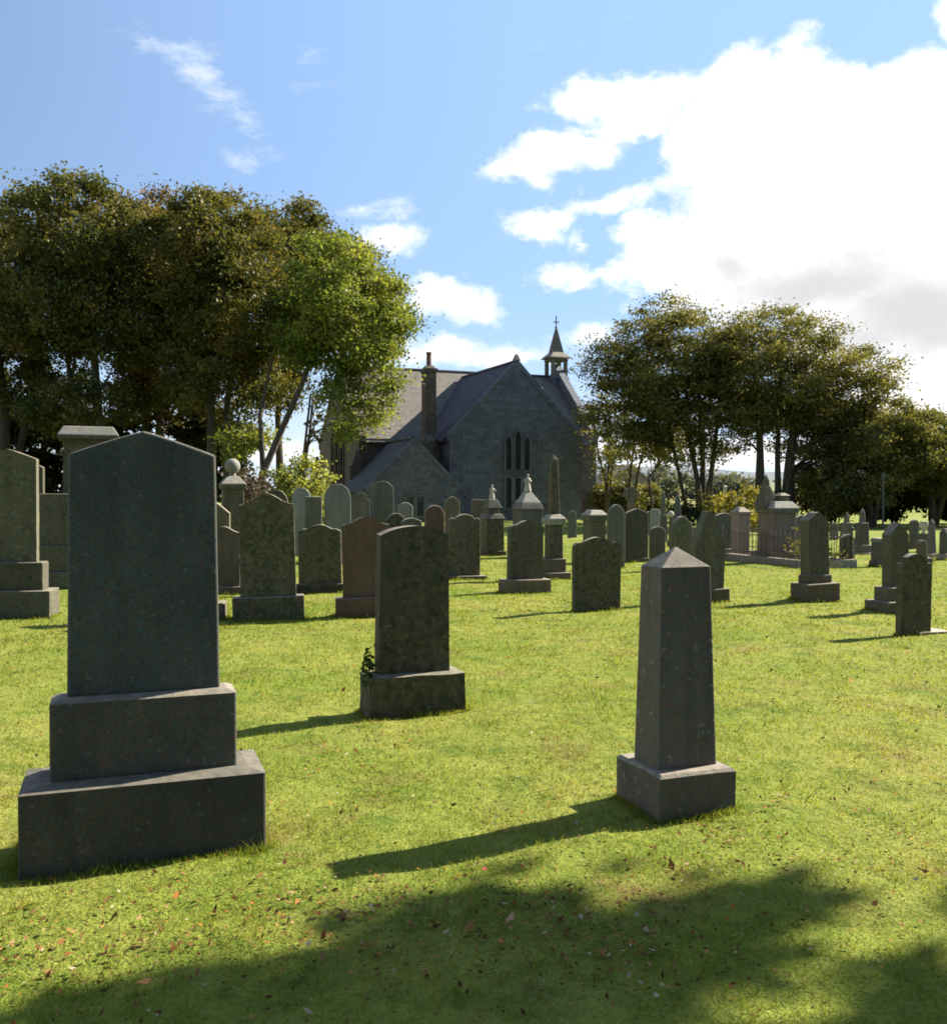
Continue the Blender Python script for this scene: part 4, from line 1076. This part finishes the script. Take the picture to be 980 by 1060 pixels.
    headstone('green stained headstone with pointed top and stepped bases near the right edge', 913, 941, 541, yb=635, t=0.17, style='gable', sh=12, mat='olive', tiers=[(624, 13), (609, 6)])
    headstone('dark round shouldered headstone leaning slightly, nearest at the right edge', 927, 964, 573, yb=659, t=0.09, style='notch', sh=10, mat='mossy', rough=0.003, taper=0.0, lean=0.01)
    bm = bmesh.new(); add_box(bm, -0.22, 0.22, -0.16, 0.16, -0.05, 0.035); roughen(bm, 0.008, 6, 0.08, 2.0)
    o = obj_bm('flat_stone', bm, M['kerb']); o.location = (ray(957, 11.15), 11.15, 0); o.rotation_euler = (0, 0, A0)
    tag(o, 'flat pale stone lying on the grass at the foot of the dark round shouldered headstone', 'stone slab')
    headstone('grey stone behind the right shoulder of the green stepped headstone', 940, 951, 538, d=28, t=0.14, style='arc', sh=3, mat='grey_granite')
    bm = bmesh.new(); add_lathe(bm, [(0.07, 0.0), (0.05, 0.05), (0.04, 0.08), (0.12, 0.18), (0.13, 0.26), (0.10, 0.30), (0.12, 0.33)], 0, 0, 14)
    monument('pale grey pedestal carrying a white rounded urn at the right edge', 956, 27, [('base', 17, 17, 575), ('pedestal', 11, 10, 552)], mat='grey_granite',
             extra=lambda r, z, kk: setattr(obj_bm('urn', bm, M['marble'], r, smooth=True), 'location', (0, 0, z)))
    monument('tapering grey obelisk on pale steps right of the white urn', 964, 24, [('base', 20, 20, 580, 'kerb'), ('step', 15, 15, 573, 'kerb'), ('shaft', 10, 6.5, 541), ('point', 6.5, 0, 536)], mat='grey_granite', name='obelisk_monument')
    monument('grey stone pedestal cut by the right edge of the picture', 978, 23.5, [('base', 22, 22, 580, 'kerb'), ('step', 17, 17, 573, 'kerb'), ('pedestal', 12, 11, 552), ('cap', 12, 5, 547)], mat='grey_granite')
    headstone('low brown stone between the green stepped headstone and the grey obelisk', 948, 960, 559, d=22, t=0.14, style='arc', sh=4, mat='brown', tiers=[(578, 4)])

# ------------------------------------------------------------------ sky, light, camera
def build_world():
    w = bpy.data.worlds.new('World'); sc.world = w; w.use_nodes = True
    t = NT(w.node_tree); t.n.clear()
    out = t.new('ShaderNodeOutputWorld'); bg = t.new('ShaderNodeBackground')
    sky = t.new('ShaderNodeTexSky', sky_type='NISHITA')
    sky.sun_disc = False; sky.sun_elevation = SUN_EL; sky.sun_rotation = SUN_AZ
    sky.altitude = 100; sky.air_density = 0.8; sky.dust_density = 0.5; sky.ozone_density = 1.6
    tc = t.new('ShaderNodeTexCoord'); D = tc.outputs['Generated']
    sx = t.new('ShaderNodeSeparateXYZ'); t.l.new(D, sx.inputs[0])
    az = t.math('ARCTAN2', sx.outputs[0], sx.outputs[1]); el = t.math('ARCSINE', sx.outputs[2])
    # billows: the bearing and height at which the cloud shapes are looked up are stirred by noise
    def stir(scale, amp, det=5, seed=0.0):
        n = t.new('ShaderNodeTexNoise'); t.l.new(t.vmap(D, (1, 1, 1.5), (seed, seed, seed)), n.inputs['Vector'])
        n.inputs['Scale'].default_value = scale; n.inputs['Detail'].default_value = det; n.inputs['Roughness'].default_value = 0.6
        s = t.new('ShaderNodeSeparateXYZ'); t.l.new(n.outputs['Color'], s.inputs[0])
        return [t.math('MULTIPLY', t.math('SUBTRACT', s.outputs[i], 0.5), amp) for i in (0, 1)]
    s1 = stir(9, 0.075); s2 = stir(34, 0.030, 4, 3.7)
    azw = t.math('ADD', t.math('ADD', az, s1[0]), s2[0]); elw = t.math('ADD', t.math('ADD', el, t.math('MULTIPLY', s1[1], 0.8)), t.math('MULTIPLY', s2[1], 0.8))
    def ang(px, py):
        X, Z = (px-HX)/F, (HY-py)/F
        return math.atan2(X, 1), math.asin(Z/math.sqrt(1+X*X+Z*Z))
    def field(blobs, A=azw, E=elw):
        cur = None
        for (px, py, rx, ry, rot) in blobs:
            a0, e0 = ang(px, py)
            c, s = math.cos(math.radians(rot)), math.sin(math.radians(rot))
            da = t.math('SUBTRACT', A, a0); de = t.math('SUBTRACT', E, e0)
            p = t.math('ADD', t.math('MULTIPLY', da, c*F/rx), t.math('MULTIPLY', de, s*F/rx))
            q = t.math('ADD', t.math('MULTIPLY', da, -s*F/ry), t.math('MULTIPLY', de, c*F/ry))
            f = t.math('SUBTRACT', 1.0, t.math('SQRT', t.math('ADD', t.math('MULTIPLY', p, p), t.math('MULTIPLY', q, q))))
            f = t.math('MULTIPLY', f, min(rx, ry)/40.0)
            cur = f if cur is None else t.math('SMOOTH_MAX', cur, f, 0.12)
        return cur
    big = field([(800,165,105,88,0), (905,215,165,112,0), (765,105,55,52,0), (815,95,40,48,0), (668,112,80,30,8), (730,175,40,40,0), (600,112,44,22,0), (577,165,66,27,5), (640,205,66,13,8), (560,235,48,22,8), (596,248,18,15,0),
                 (612,287,74,16,0), (715,262,88,52,0), (790,300,130,40,0), (935,112,62,46,0), (940,300,140,90,0), (985,400,120,60,0), (880,370,110,40,0), (990,15,24,28,0), (1120,270,200,190,0), (1350,200,200,120,0)])
    mid = field([(398,246,42,20,0), (385,219,36,10,10), (468,316,66,24,-4), (440,360,90,15,0), (520,368,110,15,0), (610,352,60,12,0), (300,470,120,16,0), (700,470,200,26,0), (-250,330,200,60,0), (-500,200,160,60,0)])
    puff = t.noise(t.vmap(D, (1, 1, 1.4)), 22, 7, 0.62)
    pv = t.math('MULTIPLY', t.math('SUBTRACT', puff, 0.5), 1.3)
    def alpha(f, lo, hi, k=1.0):
        m = t.new('ShaderNodeMapRange', interpolation_type='SMOOTHSTEP')
        t.l.new(t.math('ADD', f, t.math('MULTIPLY', pv, k)), m.inputs[0]); m.inputs[1].default_value = lo; m.inputs[2].default_value = hi
        return m.outputs[0]
    a1 = alpha(big, -0.06, 0.46); a2 = alpha(mid, -0.06, 0.48, 0.8)
    # thin wisps
    wf = field([(215,88,75,26,-36), (302,77,22,9,20), (262,175,42,12,-35), (292,196,22,9,-40), (597,40,22,6,15), (545,52,14,5,0), (330,95,25,5,20)], A=t.math('ADD', az, s1[0]), E=t.math('ADD', el, s1[1]))
    wn = t.noise(t.vmap(D, (16, 16, 40), rot=(0, 0.6, 0)), 1.0, 6, 0.7)
    wm = t.new('ShaderNodeMapRange', interpolation_type='SMOOTHSTEP'); t.l.new(t.math('ADD', t.math('MULTIPLY', wf, 0.9), t.math('MULTIPLY', t.math('SUBTRACT', wn, 0.5), 2.2)), wm.inputs[0])
    wm.inputs[1].default_value = 0.0; wm.inputs[2].default_value = 0.75
    a3 = t.math('MULTIPLY', wm.outputs[0], 0.42)
    # clouds in the half of the sky behind the viewer and overhead
    bn = t.noise(t.vmap(D, (1, 1, 1.8)), 2.6, 7, 0.6)
    bm_ = t.new('ShaderNodeMapRange', interpolation_type='SMOOTHSTEP'); t.l.new(bn, bm_.inputs[0]); bm_.inputs[1].default_value = 0.60; bm_.inputs[2].default_value = 0.72
    back = t.new('ShaderNodeMapRange', interpolation_type='SMOOTHSTEP'); t.l.new(sx.outputs[1], back.inputs[0]); back.inputs[1].default_value = 0.45; back.inputs[2].default_value = 0.1
    a4 = t.math('MULTIPLY', t.math('MULTIPLY', bm_.outputs[0], back.outputs[0]), 0.12)
    wa = t.math('MULTIPLY', t.math('ADD', az, 1.55), 1.5); we = t.math('MULTIPLY', t.math('SUBTRACT', el, 0.38), 2.9)  # unseen cloud bank far left, added to brighten faces turned that way
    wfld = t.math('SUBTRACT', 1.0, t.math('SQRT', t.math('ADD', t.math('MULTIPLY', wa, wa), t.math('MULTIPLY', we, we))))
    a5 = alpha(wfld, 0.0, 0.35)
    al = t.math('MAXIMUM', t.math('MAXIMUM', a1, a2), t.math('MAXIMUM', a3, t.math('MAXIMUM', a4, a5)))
    # shaded cloud bases
    gf = field([(850,300,150,46,0), (950,325,120,52,0), (745,275,60,30,-30), (900,350,110,34,0), (725,215,30,10,0), (870,245,60,20,0)], A=t.math('ADD', az, s1[0]), E=t.math('ADD', el, s1[1]))
    gm = t.new('ShaderNodeMapRange', interpolation_type='SMOOTHSTEP'); t.l.new(t.math('ADD', gf, t.math('MULTIPLY', pv, 0.8)), gm.inputs[0]); gm.inputs[1].default_value = -0.35; gm.inputs[2].default_value = 1.1
    ccol = t.mix(t.math('MULTIPLY', gm.outputs[0], 1.0), CLOUD_W, CLOUD_G)
    skyc = sky.outputs[0]
    # a thin high veil that brightens towards the sun
    sd = t.new('ShaderNodeVectorMath', operation='DOT_PRODUCT'); t.l.new(D, sd.inputs[0])
    sd.inputs[1].default_value = (math.cos(SUN_EL)*math.sin(SUN_AZ), math.cos(SUN_EL)*math.cos(SUN_AZ), math.sin(SUN_EL))
    ve = t.new('ShaderNodeMapRange', interpolation_type='SMOOTHSTEP'); t.l.new(sd.outputs['Value'], ve.inputs[0]); ve.inputs[1].default_value = -0.15; ve.inputs[2].default_value = 0.85
    skyc = t.mix(t.math('MULTIPLY', ve.outputs[0], 0.85), skyc, VEIL)
    hz = t.new('ShaderNodeMapRange', interpolation_type='SMOOTHSTEP'); t.l.new(el, hz.inputs[0]); hz.inputs[1].default_value = 0.20; hz.inputs[2].default_value = -0.02
    skyc = t.mix(t.math('MULTIPLY', hz.outputs[0], 0.55), skyc, CLOUD_H)
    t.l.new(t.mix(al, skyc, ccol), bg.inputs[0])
    bg.inputs[1].default_value = SKY
    t.l.new(bg.outputs[0], out.inputs[0])

SKY = 0.05
CLOUD_W, CLOUD_G, CLOUD_H, VEIL = (8.2, 8.2, 8.2), (4.7, 4.74, 4.85), (5.5, 5.95, 6.65), (2.9, 4.55, 7.3)

def build_light_camera():
    s = Vector((math.cos(SUN_EL)*math.sin(SUN_AZ), math.cos(SUN_EL)*math.cos(SUN_AZ), math.sin(SUN_EL)))
    L = bpy.data.lights.new('sun', 'SUN'); L.energy = 5.0; L.angle = math.radians(0.5); L.color = (1.0, 0.92, 0.78)
    o = bpy.data.objects.new('sun', L); link(o); o.rotation_euler = (-s).to_track_quat('-Z', 'Y').to_euler(); o.location = (20, 20, 30)
    cam = bpy.data.cameras.new('camera'); cam.sensor_fit = 'VERTICAL'; cam.sensor_height = 24; cam.lens = 24*F/1060; cam.clip_end = 6000; cam.clip_start = 0.05
    c = bpy.data.objects.new('camera', cam); link(c); c.location = (0, 0, EYE); c.rotation_euler = (math.radians(90)-math.atan((530-HY)/F), 0, 0)
    sc.camera = c

build_ground()
build_church()
build_graves()
build_trees()
build_grass()
build_litter()
build_world()
build_light_camera()
vs = sc.view_settings
vs.view_transform = 'Standard'; vs.look = 'None'; vs.exposure = 1.75; vs.gamma = 1.0; vs.use_curve_mapping = False
sc.render.engine = 'CYCLES'
sc.cycles.max_bounces = 6; sc.cycles.diffuse_bounces = 3; sc.cycles.transparent_max_bounces = 6
sc.cycles.use_denoising = True
sc.cycles.filter_width = 1.8
